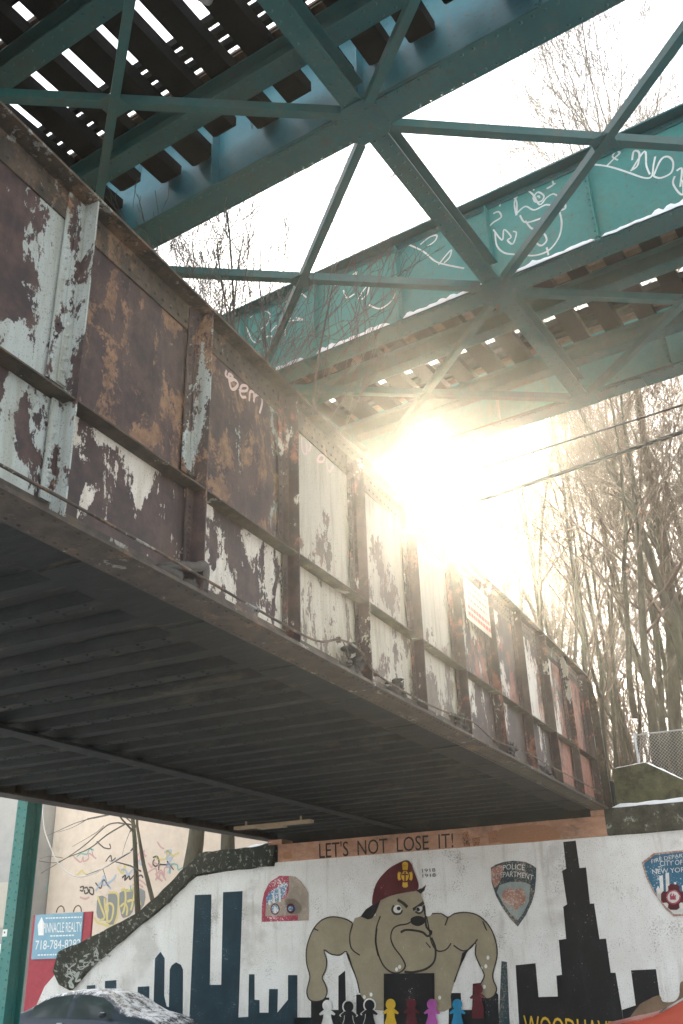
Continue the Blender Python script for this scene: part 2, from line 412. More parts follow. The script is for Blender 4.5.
mb = MB(); mb.box(-.40, 0, Y0, .5, ZB, ZB+.022); mb.box(-.385, -.012, Y0, .5, ZB+.024, ZB+.044)
for sx in (1, -1):
    x0, x1 = sorted((WX+sx*.010, WX+sx*.024)); mb.box(x0, x1, Y0, .48, ZB+.046, ZB+.19)
y = Y0+.05
while y < .45:
    mb.rivet((WX+.024, y, ZB+.13), (1,0,0), .018); mb.rivet((-.06, y, ZB), (0,0,-1), .016); mb.rivet((-.34, y+.05, ZB), (0,0,-1), .016); y += .13
mb.build('bottom_flange', M['flange'], bridge, recalc=True, **dict(FL, white=.60, seed=7.1))
for k, ys in enumerate(stY):
    mb = MB(); top = ZT-.056; zb = ZB+.046
    mb.box(WX+.012, -.015, ys-.012, ys+.004, zb, top)                      # outstanding legs, full depth
    mb.box(WX+.028, WX+.042, ys-.22, ys-.014, ZM+.13, top-.002); mb.box(WX+.028, WX+.042, ys+.006, ys+.14, ZM+.13, top-.002)
    mb.box(WX+.028, WX+.042, ys-.13, ys-.014, zb+.15, ZM-.01); mb.box(WX+.028, WX+.042, ys+.006, ys+.13, zb+.15, ZM-.01)
    mb.box(WX+.044, WX+.058, ys-.115, ys-.016, ZM+.14, top-.32)
    z = ZB+.28
    while z < ZT-.12:
        if abs(z-ZM) > .16:
            mb.rivet((WX+.042, ys-.175 if z > ZM else ys-.08, z), (1,0,0), .018); mb.rivet((WX+.058 if ZM+.14 < z < top-.34 else WX+.042, ys-.07, z+.05), (1,0,0), .018)
            mb.rivet((WX+.042, ys+.08, z), (1,0,0), .018)
        z += .115
    pset(mb.build('stiffener', M['peel'] if k < 8 else M['peel_white'], bridge), (.485 if k == 6 else .56 if k < 8 else .60,.55,0,0,.03,k*1.9+.3))
    if k < len(stY)-1:
        a, b = ys+.006, stY[k+1]-.014
        mb = MB(); mb.box(WX+.010, -.03, a, b, ZM-.016, ZM); mb.box(WX+.012, WX+.026, a, b, ZM+.002, ZM+.125)
        y = a+.07
        while y < b: mb.rivet((WX+.026, y, ZM+.07), (1,0,0), .017); y += .14
        pset(mb.build('horizontal_stiffener', M['flange'], bridge), (.60,.55,0,0,0,k*1.1))
# end post of the girder + bearing
MB().box(-.40, 0, .49, .53, ZB+.02, ZT-.9).build('end_plate', M['flange'], bridge, white=.5, tan=.42, gk=0., gy=0., gz=0., seed=2.)
# far girder
XF = -9.4
mb = MB(); mb.box(XF-.008, XF+.008, Y0, .5, ZB+.03, ZT-.03); mb.box(XF-.2, XF+.2, Y0, .5, ZB, ZB+.03); mb.box(XF-.2, XF+.2, Y0, .5, ZT-.03, ZT)
for ys in stY:
    for sx in (1,-1): mb.box(*sorted((XF+sx*.01, XF+sx*.19)), ys-.01, ys+.01, ZB+.04, ZT-.04)
mb.build('far_girder', M['flange'], bridge, **dict(FL, white=.72, tan=.68))
# floor: troughs across, edge plates, a lengthwise beam
y = Y0+.3; k = 0
while y < .3:
    w = .30
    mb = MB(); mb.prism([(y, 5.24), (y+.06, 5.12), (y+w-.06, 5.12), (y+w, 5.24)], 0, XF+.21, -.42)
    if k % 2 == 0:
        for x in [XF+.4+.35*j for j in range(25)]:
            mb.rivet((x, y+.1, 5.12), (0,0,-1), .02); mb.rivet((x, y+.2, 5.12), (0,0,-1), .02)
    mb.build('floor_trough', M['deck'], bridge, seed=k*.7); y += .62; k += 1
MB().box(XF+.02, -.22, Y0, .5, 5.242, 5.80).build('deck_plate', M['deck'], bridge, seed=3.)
mb = MB(); mb.box(-1.05, -.41, Y0, .3, 5.085, 5.105)
y = Y0+.4
while y < .2:
    mb.bar((-1.0, y, 5.072), (-.45, y, 5.072), .10, .02); y += 1.82
mb.build('edge_plate', M['deck'], bridge, seed=9.)
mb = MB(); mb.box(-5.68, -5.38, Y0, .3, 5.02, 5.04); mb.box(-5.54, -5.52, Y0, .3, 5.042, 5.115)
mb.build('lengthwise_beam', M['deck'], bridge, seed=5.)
# ballast + ties on deck (seen only from above)
MB().box(XF+.3, -.45, Y0, .5, 5.802, 5.95).build('ballast', M['earth'], bridge)
# conduit running along the bottom flange
g0 = onplane(SITE, 0, .03)
pts = [(-24, 5.2)]+[(-20.5, 5.14), (-18, 5.15), (-16, 5.12), (-14.8, 5.13), (-14.2, 5.30), (-13.7, 5.32), (-13.2, 5.14), (-12, 5.10), (-10.6, 5.15), (-9.6, 5.22), (-8.6, 5.12), (-6.9, 5.22), (-5, 5.22), (-3, 5.25), (-1.2, 5.26), (-.9, 5.22), (-.85, 5.05)]
mb = MB(); mb.tube([(.035, p[0], p[1]) for p in catmull(pts, 5, False)], .014, 6)
for p in pts[1:-2:2]: mb.box(.0, .05, p[0]-.02, p[0]+.02, p[1]-.03, p[1]+.03)
mb.build('conduit_pipe', M['flange'], bridge, **dict(FL, white=.56, tan=.5))
# graffiti tags
def ribbon(mb, pts, w, nrm, smooth=4, closed=False):
    P = catmull(pts, smooth, closed) if smooth > 1 else [Vector(p) for p in pts]
    nrm = Vector(nrm); n = len(P); vs = []
    for i, p in enumerate(P):
        d = P[min(i+1, n-1)] - P[max(i-1, 0)]
        if closed: d = P[(i+1) % n] - P[i-1]
        if d.length < 1e-6: d = Vector((0,0,1))
        x = d.normalized().cross(nrm)*w*.5*(1 + .25*mnoise.noise(p*5))
        vs += [p-x, p+x]
    m = n if closed else n-1
    return mb.add(vs, [(2*i, 2*i+1, 2*((i+1) % n)+1, 2*((i+1) % n)) for i in range(m)])
gw = onplane(SITE, 0, WX+.0095)
def zc(x0, y0, sc): return lambda x, y: (x0+x/sc, y0+y/sc)
mb = MB(); Z = zc(200, 320, 4.876)
for st in ([(130,245),(125,270),(150,285),(160,275),(140,265),(150,330),(170,335),(185,310),(165,290),(140,300)],
           [(190,345),(225,345),(232,325),(205,320),(195,350),(205,375),(225,375)], [(240,395),(245,350),(262,355),(262,380)],
           [(262,400),(268,370),(290,365),(303,390),(300,420),(290,455)]):
    ribbon(mb, [gw(*Z(*p)) for p in st], .035, (1,0,0))
mb.build('graffiti_tag', M['graf_pink'], bridge)
mb = MB()
for st in ([(495,570),(500,640),(520,650),(515,590)], [(520,600),(530,640),(540,610),(525,580)], [(570,690),(585,660),(605,665),(600,690),(575,690)], [(615,690),(630,740),(650,710)]):
    ribbon(mb, [gw(*Z(*p)) for p in st], .035, (1,0,0))
mb.build('graffiti_tag', M['graf_pink'], bridge)
gE = onplane(SITE, 0, -.0095+WX+.02); mb = MB(); Z = zc(490, 590, 4.454)
ribbon(mb, [gE(*Z(*p)) for p in [(485,795),(505,790),(490,830),(498,850),(488,880),(505,900),(510,930),(503,960)]], .05, (1,0,0))
ribbon(mb, [gE(*Z(*p)) for p in [(482,790),(490,860)]], .04, (1,0,0))
ribbon(mb, [gE(*Z(*p)) for p in [(448,570),(462,600),(470,680),(480,735)]], .16, (1,0,0))
mb.build('graffiti_tag', M['spray_blue'], bridge)

# notice bolted to the girder
nb = empty('notice_sign', SITE @ Matrix.Translation((-.02, -8.66, 7.03)), 'faded cream notice with red lower lines bolted to the bridge girder', 'sign')
MB().box(-.012, 0, -.64, .64, .0, .76).build('sign_panel', M['signcream'], nb, bevel=.004)
mb = MB(); rr = random.Random(3)
for r_ in range(3):
    x = -.5
    while x < .5:
        w = rr.uniform(.05, .16); mb.box(.001, .0035, x, x+w, .62-r_*.13, .675-r_*.13); x += w+.04
mb.build('faded_lettering', M['noticegrey'], nb)
mb = MB()
for r_ in range(2):
    x = -.55
    while x < .52:
        w = rr.uniform(.05, .14); mb.box(.001, .0035, x, x+w, .08+r_*.12, .15+r_*.12); x += w+.03
mb.build('red_lettering', M['noticered'], nb)

# rubbish caught on the ledge of the bottom flange
def clump(y, z, s, seed, label):
    rr = random.Random(seed); mb = MB()
    for i in range(26):
        a = rr.uniform(-1, 1)*s; h = rr.random()**1.6*s*.95
        mb.ell((-.10+rr.uniform(-.06,.08), a*(1.1-h/s*.7), .03+h), .05*rr.uniform(.6,1.4), s*.18*rr.uniform(.6,1.3), s*.15*rr.uniform(.5,1.3), 7, 5, .5, rr.random())
    for i in range(5):
        p = Vector((-.05, rr.uniform(-s,s)*.6, s*.4)); q = p + Vector((.04, rr.uniform(-1,1)*s*.8, rr.uniform(.1,.9)*s)); mb.tube([p, (p+q)/2+Vector((0,.03,.02)), q], [.014,.01,.006], 5)
    o = mb.build('debris_clump', M['twig_dark'], None, SITE @ Matrix.Translation((0, y, z)))
    tag(o, label, 'debris')
clump(-13.62, ZB+.046, .30, 4, 'large dark leafy clump on the girder ledge below the pale middle panels')
clump(-12.35, ZB+.046, .22, 5, 'small dark clump on the girder ledge, next to the right of the large leafy clump')
clump(-9.9, ZB+.046, .22, 6, 'ragged dark clump on the girder ledge left of the notice sign')
clump(-7.4, ZB+.046, .22, 8, 'dark clump on the girder ledge right below the first bright white panel')
clump(-5.3, ZB+.046, .20, 9, 'low dark clump on the girder ledge under the tallest white panel')
mb = MB(); mb.tube(catmull([(-.1,-.30,.06), (-.06,-.12,.14), (-.04,.10,.20), (-.04,.22,.26), (-.05,.26,.18), (-.05,.24,.02)], 5, False), [.05]*26, 8)
mb.ell((-.1,-.2,.06), .07,.2,.06, 8, 6, .3, 2); mb.ell((-.1,.12,.05), .06,.12,.05, 8, 6, .3, 3)
tag(mb.build('bent_bracket', M['twig_dark'], None, SITE @ Matrix.Translation((0, -17.05, ZB+.046))), 'dark hooked bracket on the girder ledge beside the second stiffener from the left', 'bracket')

# plank hung under the deck near the wall
mb = MB(); mb.box(-8.6, -6.45, -3.0, -2.8, 4.94, 5.01); mb.box(-7.9, -7.2, -3.02, -2.78, 4.90, 4.938)
for x in (-8.3, -6.75): mb.box(x-.02, x+.02, -2.92, -2.88, 5.012, 5.118)
tag(mb.build('hanging_plank', M['plank'], None, SITE), 'pale bare plank hung under the dark bridge deck near the mural wall', 'plank')

# ================================================================== ABUTMENT WALL WITH MURAL
wallT = empty('mural_wall', SITE, 'white concrete abutment wall painted with a city skyline and muscular bulldog mural', 'wall')
wp0 = onplane(SITE, 1, 0.)
def wxy(p): q = wp0(*p); return (q.x, q.z)
def densify(pts, step=.25):
    out = []
    for i in range(len(pts)):
        a = Vector(pts[i]); b = Vector(pts[(i+1) % len(pts)]); n = max(1, int((b-a).length/step))
        for k in range(n): out.append(tuple(a.lerp(b, k/n)))
    return out
top = [(-9.09,4.41), (-11.75,4.20), (-13.0,3.5), (-14.2,2.75), (-15.9,1.62), (-16.6,1.85), (-17.0,1.5), (-17.25,1.0), (-17.6,-.3)]
pts = [(15,-.3), (15,4.40), (-.14,4.40)] + top
MB().prism(pts, 1, 0, .6).build('wall_face', M['wall'], wallT, recalc=True)
cop_px = [(278,846),(231,849),(201,853.5),(160,896),(144,910),(110,929),(61,952),(56,972),(62,985),(72,991),(94.6,966),(135.6,930),(170,902.5),(196,874.7),(274.5,866)]
rr = random.Random(5)
cp = densify([wxy(p) for p in cop_px], .22); cp = [(x+rr.uniform(-.02,.02), z+rr.uniform(-.02,.02)) for x, z in cp]
MB().prism(cp, 1, -.14, .75).build('coping', M['coping'], wallT, recalc=True, bevel=.02)
# orange bearing beam carrying the lettering
mb = MB(); mb.prism([(-9.08,4.405),(-.12,4.405),(-.12,4.86),(-9.08,4.86)], 1, -.03, .7); mb.box(-9.4,-8.95,-.02,.6,4.862,4.998); mb.box(-.45,0,-.02,.6,4.862,4.998)
mb.build('bearing_beam', M['orange'], wallT, bevel=.01)
MB().box(-9.6, .0, .75, 1.2, 4.4, 5.75).build('back_wall', M['deck'], wallT)
rr = random.Random(8)
cap = densify([(-.115,4.403),(12,4.403),(12,5.02),(.05,5.02),(-.115,5.0)], .3)
MB().prism([(x+rr.uniform(-.015,.015), z+rr.uniform(-.015,.015)) for x, z in cap], 1, -.05, .8).build('cap_beam', M['capstone'], wallT, recalc=True, bevel=.02)
def snow_strip(p0, p1, w, name='snow_strip', parent=None, h=.05, seed=0, n=40, fr=None, **kw):
    """lumpy ridge of snow lying between two points"""
    p0 = Vector(p0); p1 = Vector(p1); d = (p1-p0).normalized(); x = d.cross(Vector((0,0,1))).normalized(); vs = []; fs = []
    rr = random.Random(seed)
    for i in range(n+1):
        c = p0.lerp(p1, i/n); k = .55 + .9*abs(mnoise.noise(Vector((i*.31+seed, seed, 0))))+.15*rr.random()
        if i in (0, n): k = .1
        ww = w*(.75+.35*mnoise.noise(Vector((i*.4, seed+9, 0))))
        for t, hh in ((-1,-.15),(-.85,.55),(-.3,1),(.3,1),(.85,.55),(1,-.15)): vs.append(c + x*(t*ww/2) + Vector((0,0,hh*h*k)))
    for i in range(n):
        for j in range(5): a = i*6+j; fs.append((a, a+1, a+7, a+6))
    return MB().add(vs, fs, True).build(name, M['snow'], parent, fr, **kw)
snow_strip((.08,-.0,5.02), (12,-.0,5.02), .14, 'snow_ledge', wallT, .09, 3, 60)
snow_strip((-11.9,.25,4.62), (-9.2,.25,4.95), .7, 'snow_ledge', wallT, .07, 5, 20)

# mossy stepped parapet above, with fence behind
par = empty('stone_parapet', SITE, 'mossy green stone parapet with a sloping snowy top at the bridge end', 'parapet')
pp = [(.16,5.03),(12,5.03),(4.2,5.03),(2.6,5.12),(.98,6.0),(.16,5.92)]
pp = [(.16,5.03),(4.0,5.03),(4.0,5.06),(2.15,5.28),(.98,6.0),(.2,5.93)]
MB().prism(densify(pp, .3), 1, .12, .7).build('parapet_block', M['moss'], par, recalc=True, bevel=.02)
snow_strip((.24,.35,5.94), (.98,.35,6.0), .6, 'snow_cap', par, .035, 2, 12)
snow_strip((.98,.35,6.0), (2.15,.35,5.28), .6, 'snow_cap', par, .05, 4, 16); snow_strip((2.15,.35,5.28), (4.0,.35,5.06), .6, 'snow_cap', par, .05, 6, 16)

# ---- mural painting: flat paint a few mm proud of the wall
class Paint:
    def __init__(s, fr, axis, base, sgn, parent):
        s.fr, s.axis, s.base, s.sgn, s.parent = fr, axis, base, sgn, parent
        s.k = 0; s.fn = onplane(fr, axis, base)
    def layer(s, step=.003): s.k += 1; s.off = s.sgn*step*s.k; return s
    def P(s, p):
        q = s.fn(*p); q[s.axis] = s.base + s.off; return q
    def poly(s, mb, pts, smooth=0):
        P = [s.P(p) for p in pts]
        if smooth: P = catmull(P, smooth)
        bm = bmesh.new(); f = bm.faces.new([bm.verts.new(p) for p in P]); f.normal_update(); bmesh.ops.triangulate(bm, faces=[f], ngon_method='EAR_CLIP'); bm.verts.index_update()
        mb.add([v.co[:] for v in bm.verts], [[v.index for v in f.verts] for f in bm.faces]); bm.free()
    def stroke(s, mb, pts, w, smooth=4, closed=False):
        n = [0,0,0]; n[s.axis] = s.sgn
        ribbon(mb, [s.P(p) for p in pts], w, n, smooth, closed)
    def disc(s, mb, c, rx, ry=None, n=18):
        ry = ry or rx; s.poly(mb, [(c[0]+rx*math.cos(2*math.pi*i/n), c[1]+ry*math.sin(2*math.pi*i/n)) for i in range(n)])
    def text(s, txt, quad, mat, name='painted_lettering', parent=None, bend=0., space=1.):
        """quad: tl, tr, br, bl pixel corners"""
        cu = bpy.data.curves.new(name, 'FONT'); cu.body = txt; cu.space_character = space; cu.resolution_u = 3
        o = bpy.data.objects.new(name, cu); COL.objects.link(o)
        dg = bpy.context.evaluated_depsgraph_get(); me = bpy.data.meshes.new_from_object(o.evaluated_get(dg))
        bpy.data.objects.remove(o); bpy.data.curves.remove(cu)
        xs = [v.co.x for v in me.vertices]; ys = [v.co.y for v in me.vertices]
        x0, x1, y0, y1 = min(xs), max(xs), min(ys), max(ys); tl, tr, br, bl = [s.P(q) for q in quad]
        for v in me.vertices:
            u = (v.co.x-x0)/(x1-x0); w = (v.co.y-y0)/(y1-y0)
            p = bl.lerp(br, u).lerp(tl.lerp(tr, u), w); p.z += bend*(1-(2*u-1)**2); v.co = p
        me.materials.clear(); me.materials.append(mat); me.update()
        ob = bpy.data.objects.new(name, me); COL.objects.link(ob); ob.parent = parent or s.parent
        return ob
WP = Paint(SITE, 1, 0., -1, wallT)
# skyline (blue-black left, black right)
WP.layer(); mb = MB(); Z = zc(130, 900, 3.595); B_ = 620
WP.poly(mb, [Z(*p) for p in [(233,-18),(293,-20),(287,305),(328,305),(335,-28),(405,-32),(390,422),(425,420),(428,267),(448,267),(448,358),(466,360),(466,405),(498,405),(500,320),(532,320),(530,405),(568,358),(568,270),(602,270),(602,422),(655,422),(655,B_),(205,B_)]])
WP.poly(mb, [Z(*p) for p in [(88,B_),(85,360),(90,210),(110,186),(125,210),(123,345),(132,382),(140,385),(143,250),(150,235),(166,224),(183,233),(191,250),(190,400),(190,B_)]])
for q in ([(28,312),(70,310),(68,B_),(26,B_)],): WP.poly(mb, [Z(*p) for p in q])
for q in ([(87,985.6),(95.6,985),(95,1060),(85,1060)], [(105,981),(116.5,980),(115,1060),(104,1060)]): WP.poly(mb, q)
mb.build('painted_skyline', M['navy'], wallT)
mb = MB(); Z = zc(480, 830, 3.364)
WP.poly(mb, [Z(*p) for p in [(280,40),(322,36),(335,128),(357,126),(370,248),(384,247),(402,367),(424,365),(440,480),(456,480),(478,610),(500,800),(150,800),(132,660),(120,455),(187,448),(197,562),(262,560),(257,490),(276,487),(265,370),(290,366),(280,258),(293,250),(276,137),(290,130)]])
WP.poly(mb, [Z(*p) for p in [(508,472),(592,468),(607,575),(630,760),(500,800),(478,605),(524,590)]])
Z = zc(300, 850, 3.252)
WP.poly(mb, [Z(*p) for p in [(-20,545),(36,545),(36,480),(95,480),(95,520),(125,520),(125,410),(147,392),(150,530),(183,530),(183,470),(218,470),(220,600),(483,600),(485,465),(523,465),(525,520),(560,520),(562,435),(600,430),(645,470),(652,700),(-20,700)]])
mb.build('painted_skyline', M['black'], wallT)
mb = MB(); WP.poly(mb, [(501.5,961),(507,962),(509.5,1018),(512,1060),(500,1060),(499,1015)]); mb.build('painted_streak', M['patch_dark'], wallT)
# brown patch low at the right
mb = MB(); WP.layer(); Z = zc(590, 930, 7.344)
WP.poly(mb, [Z(*p) for p in [(330,590),(430,510),(510,480),(535,525),(615,525),(655,480),(660,410),(690,370),(900,300),(900,900),(200,900)]], 3); mb.build('painted_patch', mat_wallpaint('paint_brown', (.22,.15,.10), .68), wallT)
# bulldog
Z = zc(300, 850, 3.252)
LEFT = [(200,215),(172,238),(150,225),(110,217),(75,226),(48,252),(30,290),(21,330),(23,372),(33,410),(27,440),(23,465),(32,487),(56,493),(80,484),(89,460),(82,435),(73,415),(84,390),(88,360),(79,325),(100,338),(130,342),(152,330),(165,370),(185,420),(195,465),(215,495),(240,520)]
RIGHT = [(470,525),(490,475),(502,430),(516,390),(535,345),(547,325),(572,303),(571,340),(588,380),(600,408),(590,432),(582,455),(590,476),(612,484),(632,474),(640,450),(630,425),(628,400),(641,350),(640,310),(626,265),(606,235),(576,211),(540,203),(503,207),(482,219),(460,207),(430,207),(400,218)]
mb = MB(); WP.layer(); WP.poly(mb, [Z(*p) for p in LEFT+RIGHT], 3); dog = mb.build('painted_bulldog', M['tan'], wallT)
mb = MB(); WP.layer(); HEAD = [(262,160),(247,200),(249,250),(247,290),(254,330),(270,372),(295,396),(330,402),(370,400),(410,392),(436,365),(442,325),(428,288),(428,266),(410,248),(404,215),(405,180),(396,150),(380,128)]
WP.poly(mb, [Z(*p) for p in HEAD], 3); mb.build('painted_head', M['tan'], dog)
mb = MB(); WP.layer()
def zs(pts, w=.03): WP.stroke(mb, [Z(*p) for p in pts], w)
WP.stroke(mb, [Z(*p) for p in LEFT[1:-2]], .03, 3); WP.stroke(mb, [Z(*p) for p in RIGHT[2:-1]], .03, 3)
zs([(262,215),(249,255),(248,300),(256,340),(272,375),(297,397),(325,398),(343,378),(332,350),(306,315),(296,285),(303,257),(322,245),(350,240),(372,225)], .035)
zs([(328,268),(345,260),(375,262),(400,268),(415,280),(427,272),(427,262)], .05); zs([(428,285),(441,320),(438,360),(412,386),(370,397),(340,396)], .05)
zs([(172,240),(162,280),(168,320),(195,342)]); zs([(412,215),(420,255),(428,300),(448,328),(475,324),(492,303)]); zs([(482,219),(472,245)]); zs([(500,310),(530,328),(556,318),(578,290)])
zs([(250,255),(247,300),(256,345)], .05); zs([(45,255),(60,262)]); zs([(595,232),(608,262)]); zs([(410,300),(425,318)])
zs([(404,180),(408,215),(412,250),(430,268)], .05)
zs([(318,162),(335,172),(350,186)], .075); zs([(368,194),(385,184),(403,170)], .075)
zs([(306,180),(300,195),(310,208),(328,206),(333,195)], .045); zs([(376,200),(388,206),(399,198),(402,185)], .045)
WP.poly(mb, [Z(*p) for p in [(150,333),(160,340),(170,375),(185,412),(172,385),(158,358)]]); WP.poly(mb, [Z(*p) for p in [(528,335),(545,325),(536,350),(515,392),(522,365)]])
mb.build('painted_outline', M['line'], dog)
mb = MB(); WP.disc(mb, Z(318,192), 13/3.252, 13/3.252); WP.disc(mb, Z(389,192), 11/3.252, 10/3.252)
for p in ((590,385),(605,378),(612,350),(315,388),(325,380),(600,445),(210,478),(232,470),(222,495),(455,480)): WP.disc(mb, Z(*p), 1.6, 2.2, 7)
mb.build('painted_eyes', M['white'], dog)
mb = MB(); WP.layer(); WP.disc(mb, Z(322,190), 2.0); WP.disc(mb, Z(385,194), 1.8)
WP.poly(mb, [Z(*p) for p in [(362,222),(385,214),(406,222),(405,238),(385,248),(364,240)]], 3)
WP.poly(mb, [Z(*p) for p in [(198,216),(215,193),(240,176),(264,160),(255,185),(247,205),(236,222),(222,226)]]); WP.poly(mb, [Z(*p) for p in [(378,131),(398,124),(411,113),(405,132),(393,142)]])
mb.build('painted_nose', M['black'], dog)
mb = MB(); WP.layer(); HEL = [(237,180),(239,140),(254,100),(288,62),(320,43),(346,33),(361,42),(373,72),(386,110),(381,131),(345,138),(300,148),(264,163)]
WP.poly(mb, [Z(*p) for p in HEL], 3); hel = mb.build('painted_helmet', M['maroon'], dog)
mb = MB(); WP.layer(); c = (343,85); pts = []
for k in range(4):
    a = math.pi/2*k
    for da, r_ in ((-.42,31),(-.2,33),(.2,33),(.42,31),(.62,15),(.95,15)): pts.append((c[0]+math.cos(a+da)*r_*.75, c[1]+math.sin(a+da)*r_*1.15))
WP.poly(mb, [Z(*p) for p in pts]); WP.disc(mb, Z(343,48), 3); mb.build('painted_badge', M['yellow'], hel)
mb = MB(); WP.layer(); WP.stroke(mb, [Z(343+14*math.cos(t*.7), 85+19*math.sin(t*.7)) for t in range(9)], .03, 3, True); WP.stroke(mb, [Z(343,70), Z(343,105)], .04, 1); WP.stroke(mb, [Z(333,80), Z(353,80)], .03, 1)
mb.build('badge_outline', M['maroon'], hel)
WP.text('1918\n1918', [Z(398,62), Z(441,59), Z(443,87), Z(400,90)], M['line'])
mb = MB(); WP.poly(mb, [Z(*p) for p in [(274,402),(438,400),(440,700),(274,700)]]); mb.build('painted_doorway', M['black'], wallT)
# paper-chain figures
def doll(x, y, mat, outline=None, s=1.0):
    y += 4
    body = [(0,12),(4,13),(12,10),(22,18),(28,24),(24,29),(13,25),(14,38),(20,58),(20,95),(-20,95),(-20,58),(-14,38),(-13,25),(-24,29),(-28,24),(-22,18),(-12,10),(-4,13)]
    Z = zc(300, 960, 3.415)
    if outline:
        mb = MB(); WP.layer(.0012 if False else .003)
        WP.poly(mb, [Z(x+p[0]*1.16, y+p[1]*1.06-1) for p in body]); WP.disc(mb, Z(x, y-5), 22/3.415, 24/3.415); mb.build('painted_figure', M[outline], wallT)
    mb = MB(); WP.layer(); WP.poly(mb, [Z(x+p[0], y+p[1]) for p in body]); WP.disc(mb, Z(x, y-5), 17/3.415, 19/3.415); mb.build('painted_figure', M[mat], wallT)
for x, y, a, b in ((95,156,'white',None),(168,160,'black','white'),(240,155,'black','white'),(312,152,'yellow',None),(383,150,'maroon',None),(453,152,'magenta',None),(540,152,'blue',None),(610,100,'maroon',None)): doll(x, y, a, b)
WP.text('WOODHAVEN', [(524,1015),(627,1022),(629,1044),(525.5,1037)], M['yellow'])
BP = Paint(SITE, 1, -.03, -1, wallT); BP.layer()
BP.text("LET'S  NOT  LOSE  IT!", [(319,843),(453,832.5),(453.5,847.5),(319.5,858.5)], M['black'])
mb = MB()
for q in ([(462,833),(468,831),(470,846),(464,846)], [(472,838),(480,837),(480,845),(473,846)], [(488,832),(497,830),(498,842),(489,844)]): BP.poly(mb, q)
mb.build('worn_lettering', mat_wallpaint('paint_worn_black', (.05,.035,.03), .5, (.36,.17,.10)), wallT)
mb = MB(); BP.poly(mb, [(500,829),(545,825),(560,838),(520,843),(498,842)], 3); BP.poly(mb, [(283,853),(291,852),(292,858),(284,859)], 2); mb.build('painted_patch', mat_wallpaint('paint_pale_patch', (.38,.22,.12), .52, (.36,.17,.10)), wallT)
# police shield
WP.k = 3; Z = zc(490, 850, 11.38); WP.layer(); mb = MB()
WP.poly(mb, [Z(*p) for p in [(12,200),(70,165),(160,135),(270,122),(400,135),(480,170),(528,205),(525,330),(510,480),(480,590),(410,740),(318,872),(240,790),(150,670),(70,520),(20,370)]]); sh = mb.build('painted_police_shield', M['patch_dark'], wallT)
mb = MB(); WP.layer(); WP.poly(mb, [Z(*p) for p in [(110,400),(200,370),(300,360),(400,370),(462,395),(455,480),(440,600),(380,720),(318,800),(230,720),(140,590),(80,480)]]); mb.build('shield_field', M['patch_pale'], sh)
mb = MB(); WP.layer(); WP.poly(mb, [Z(*p) for p in [(150,480),(220,430),(290,450),(370,440),(410,520),(400,600),(330,650),(310,700),(260,640),(180,620),(140,560)]], 3); WP.poly(mb, [Z(*p) for p in [(15,230),(70,190),(140,170),(150,260),(110,370),(60,430),(28,360)]], 2); mb.build('shield_emblem', M['patch_rust'], sh)
WP.text('POLICE', [Z(150,175), Z(400,170), Z(395,235), Z(150,235)], M['white'], parent=sh, bend=.03)
WP.text('DEPARTMENT', [Z(70,270), Z(500,290), Z(490,350), Z(70,330)], M['white'], parent=sh, bend=.07)
# fire department patch
WP.k = 3; Z = zc(630, 840, 11.38); WP.layer(); mb = MB(); OUT = [(135,255),(270,150),(603,115),(860,110),(960,210),(900,420),(820,600),(700,770),(620,865),(500,870),(400,780),(270,600),(180,420)]
WP.poly(mb, [Z(*p) for p in OUT]); fd = mb.build('painted_fire_patch', M['patch_rust'], wallT)
mb = MB(); WP.layer(); cx, cy = 545, 480; WP.poly(mb, [Z(cx+(p[0]-cx)*.94, cy+(p[1]-cy)*.94) for p in OUT]); mb.build('patch_field', M['patch_blue'], fd)
mb = MB(); WP.layer()
for q in ([(335,410),(375,400),(385,600),(345,600)], [(405,380),(445,370),(455,600),(412,600)], [(300,560),(320,520),(345,560),(350,700),(310,640)], [(500,480),(525,480),(530,520),(505,520)], [(590,520),(640,500),(650,600),(600,600)], [(690,470),(720,460),(715,600),(690,600)]): WP.poly(mb, [Z(*p) for p in q])
WP.poly(mb, [Z(*p) for p in [(300,600),(640,590),(760,590),(690,740),(610,840),(505,845),(410,760),(340,670)]])
mb.build('patch_skyline', M['white'], fd)
mb = MB(); WP.layer(); c = (500,650); pts = []
for k in range(4):
    a = math.pi/2*k
    for da, r_ in ((-.5,140),(-.25,150),(.25,150),(.5,140),(.66,100),(.9,100)): pts.append((c[0]+math.cos(a+da)*r_, c[1]+math.sin(a+da)*r_))
WP.poly(mb, [Z(*p) for p in pts]); mb.build('patch_cross', M['maroon'], fd)
mb = MB(); WP.layer(); WP.disc(mb, Z(495,650), 7.2); mb.build('patch_disc', M['white'], fd)
mb = MB(); WP.layer(); WP.stroke(mb, [Z(495+75*math.cos(t*.57), 650+75*math.sin(t*.57)) for t in range(11)], .03, 2, True); WP.poly(mb, [Z(*p) for p in [(460,680),(455,630),(475,600),(480,640),(500,605),(510,640),(525,620),(525,680)]]); mb.build('patch_flame', M['patch_red'], fd)
WP.text('FIRE DEPARTMENT', [Z(240,225), Z(840,140), Z(840,180), Z(250,268)], M['white'], parent=fd, bend=.035)
WP.text('CITY OF', [Z(340,240), Z(600,225), Z(600,280), Z(345,300)], M['white'], parent=fd)
WP.text('NEW YORK', [Z(250,335), Z(680,305), Z(680,360), Z(260,390)], M['white'], parent=fd)
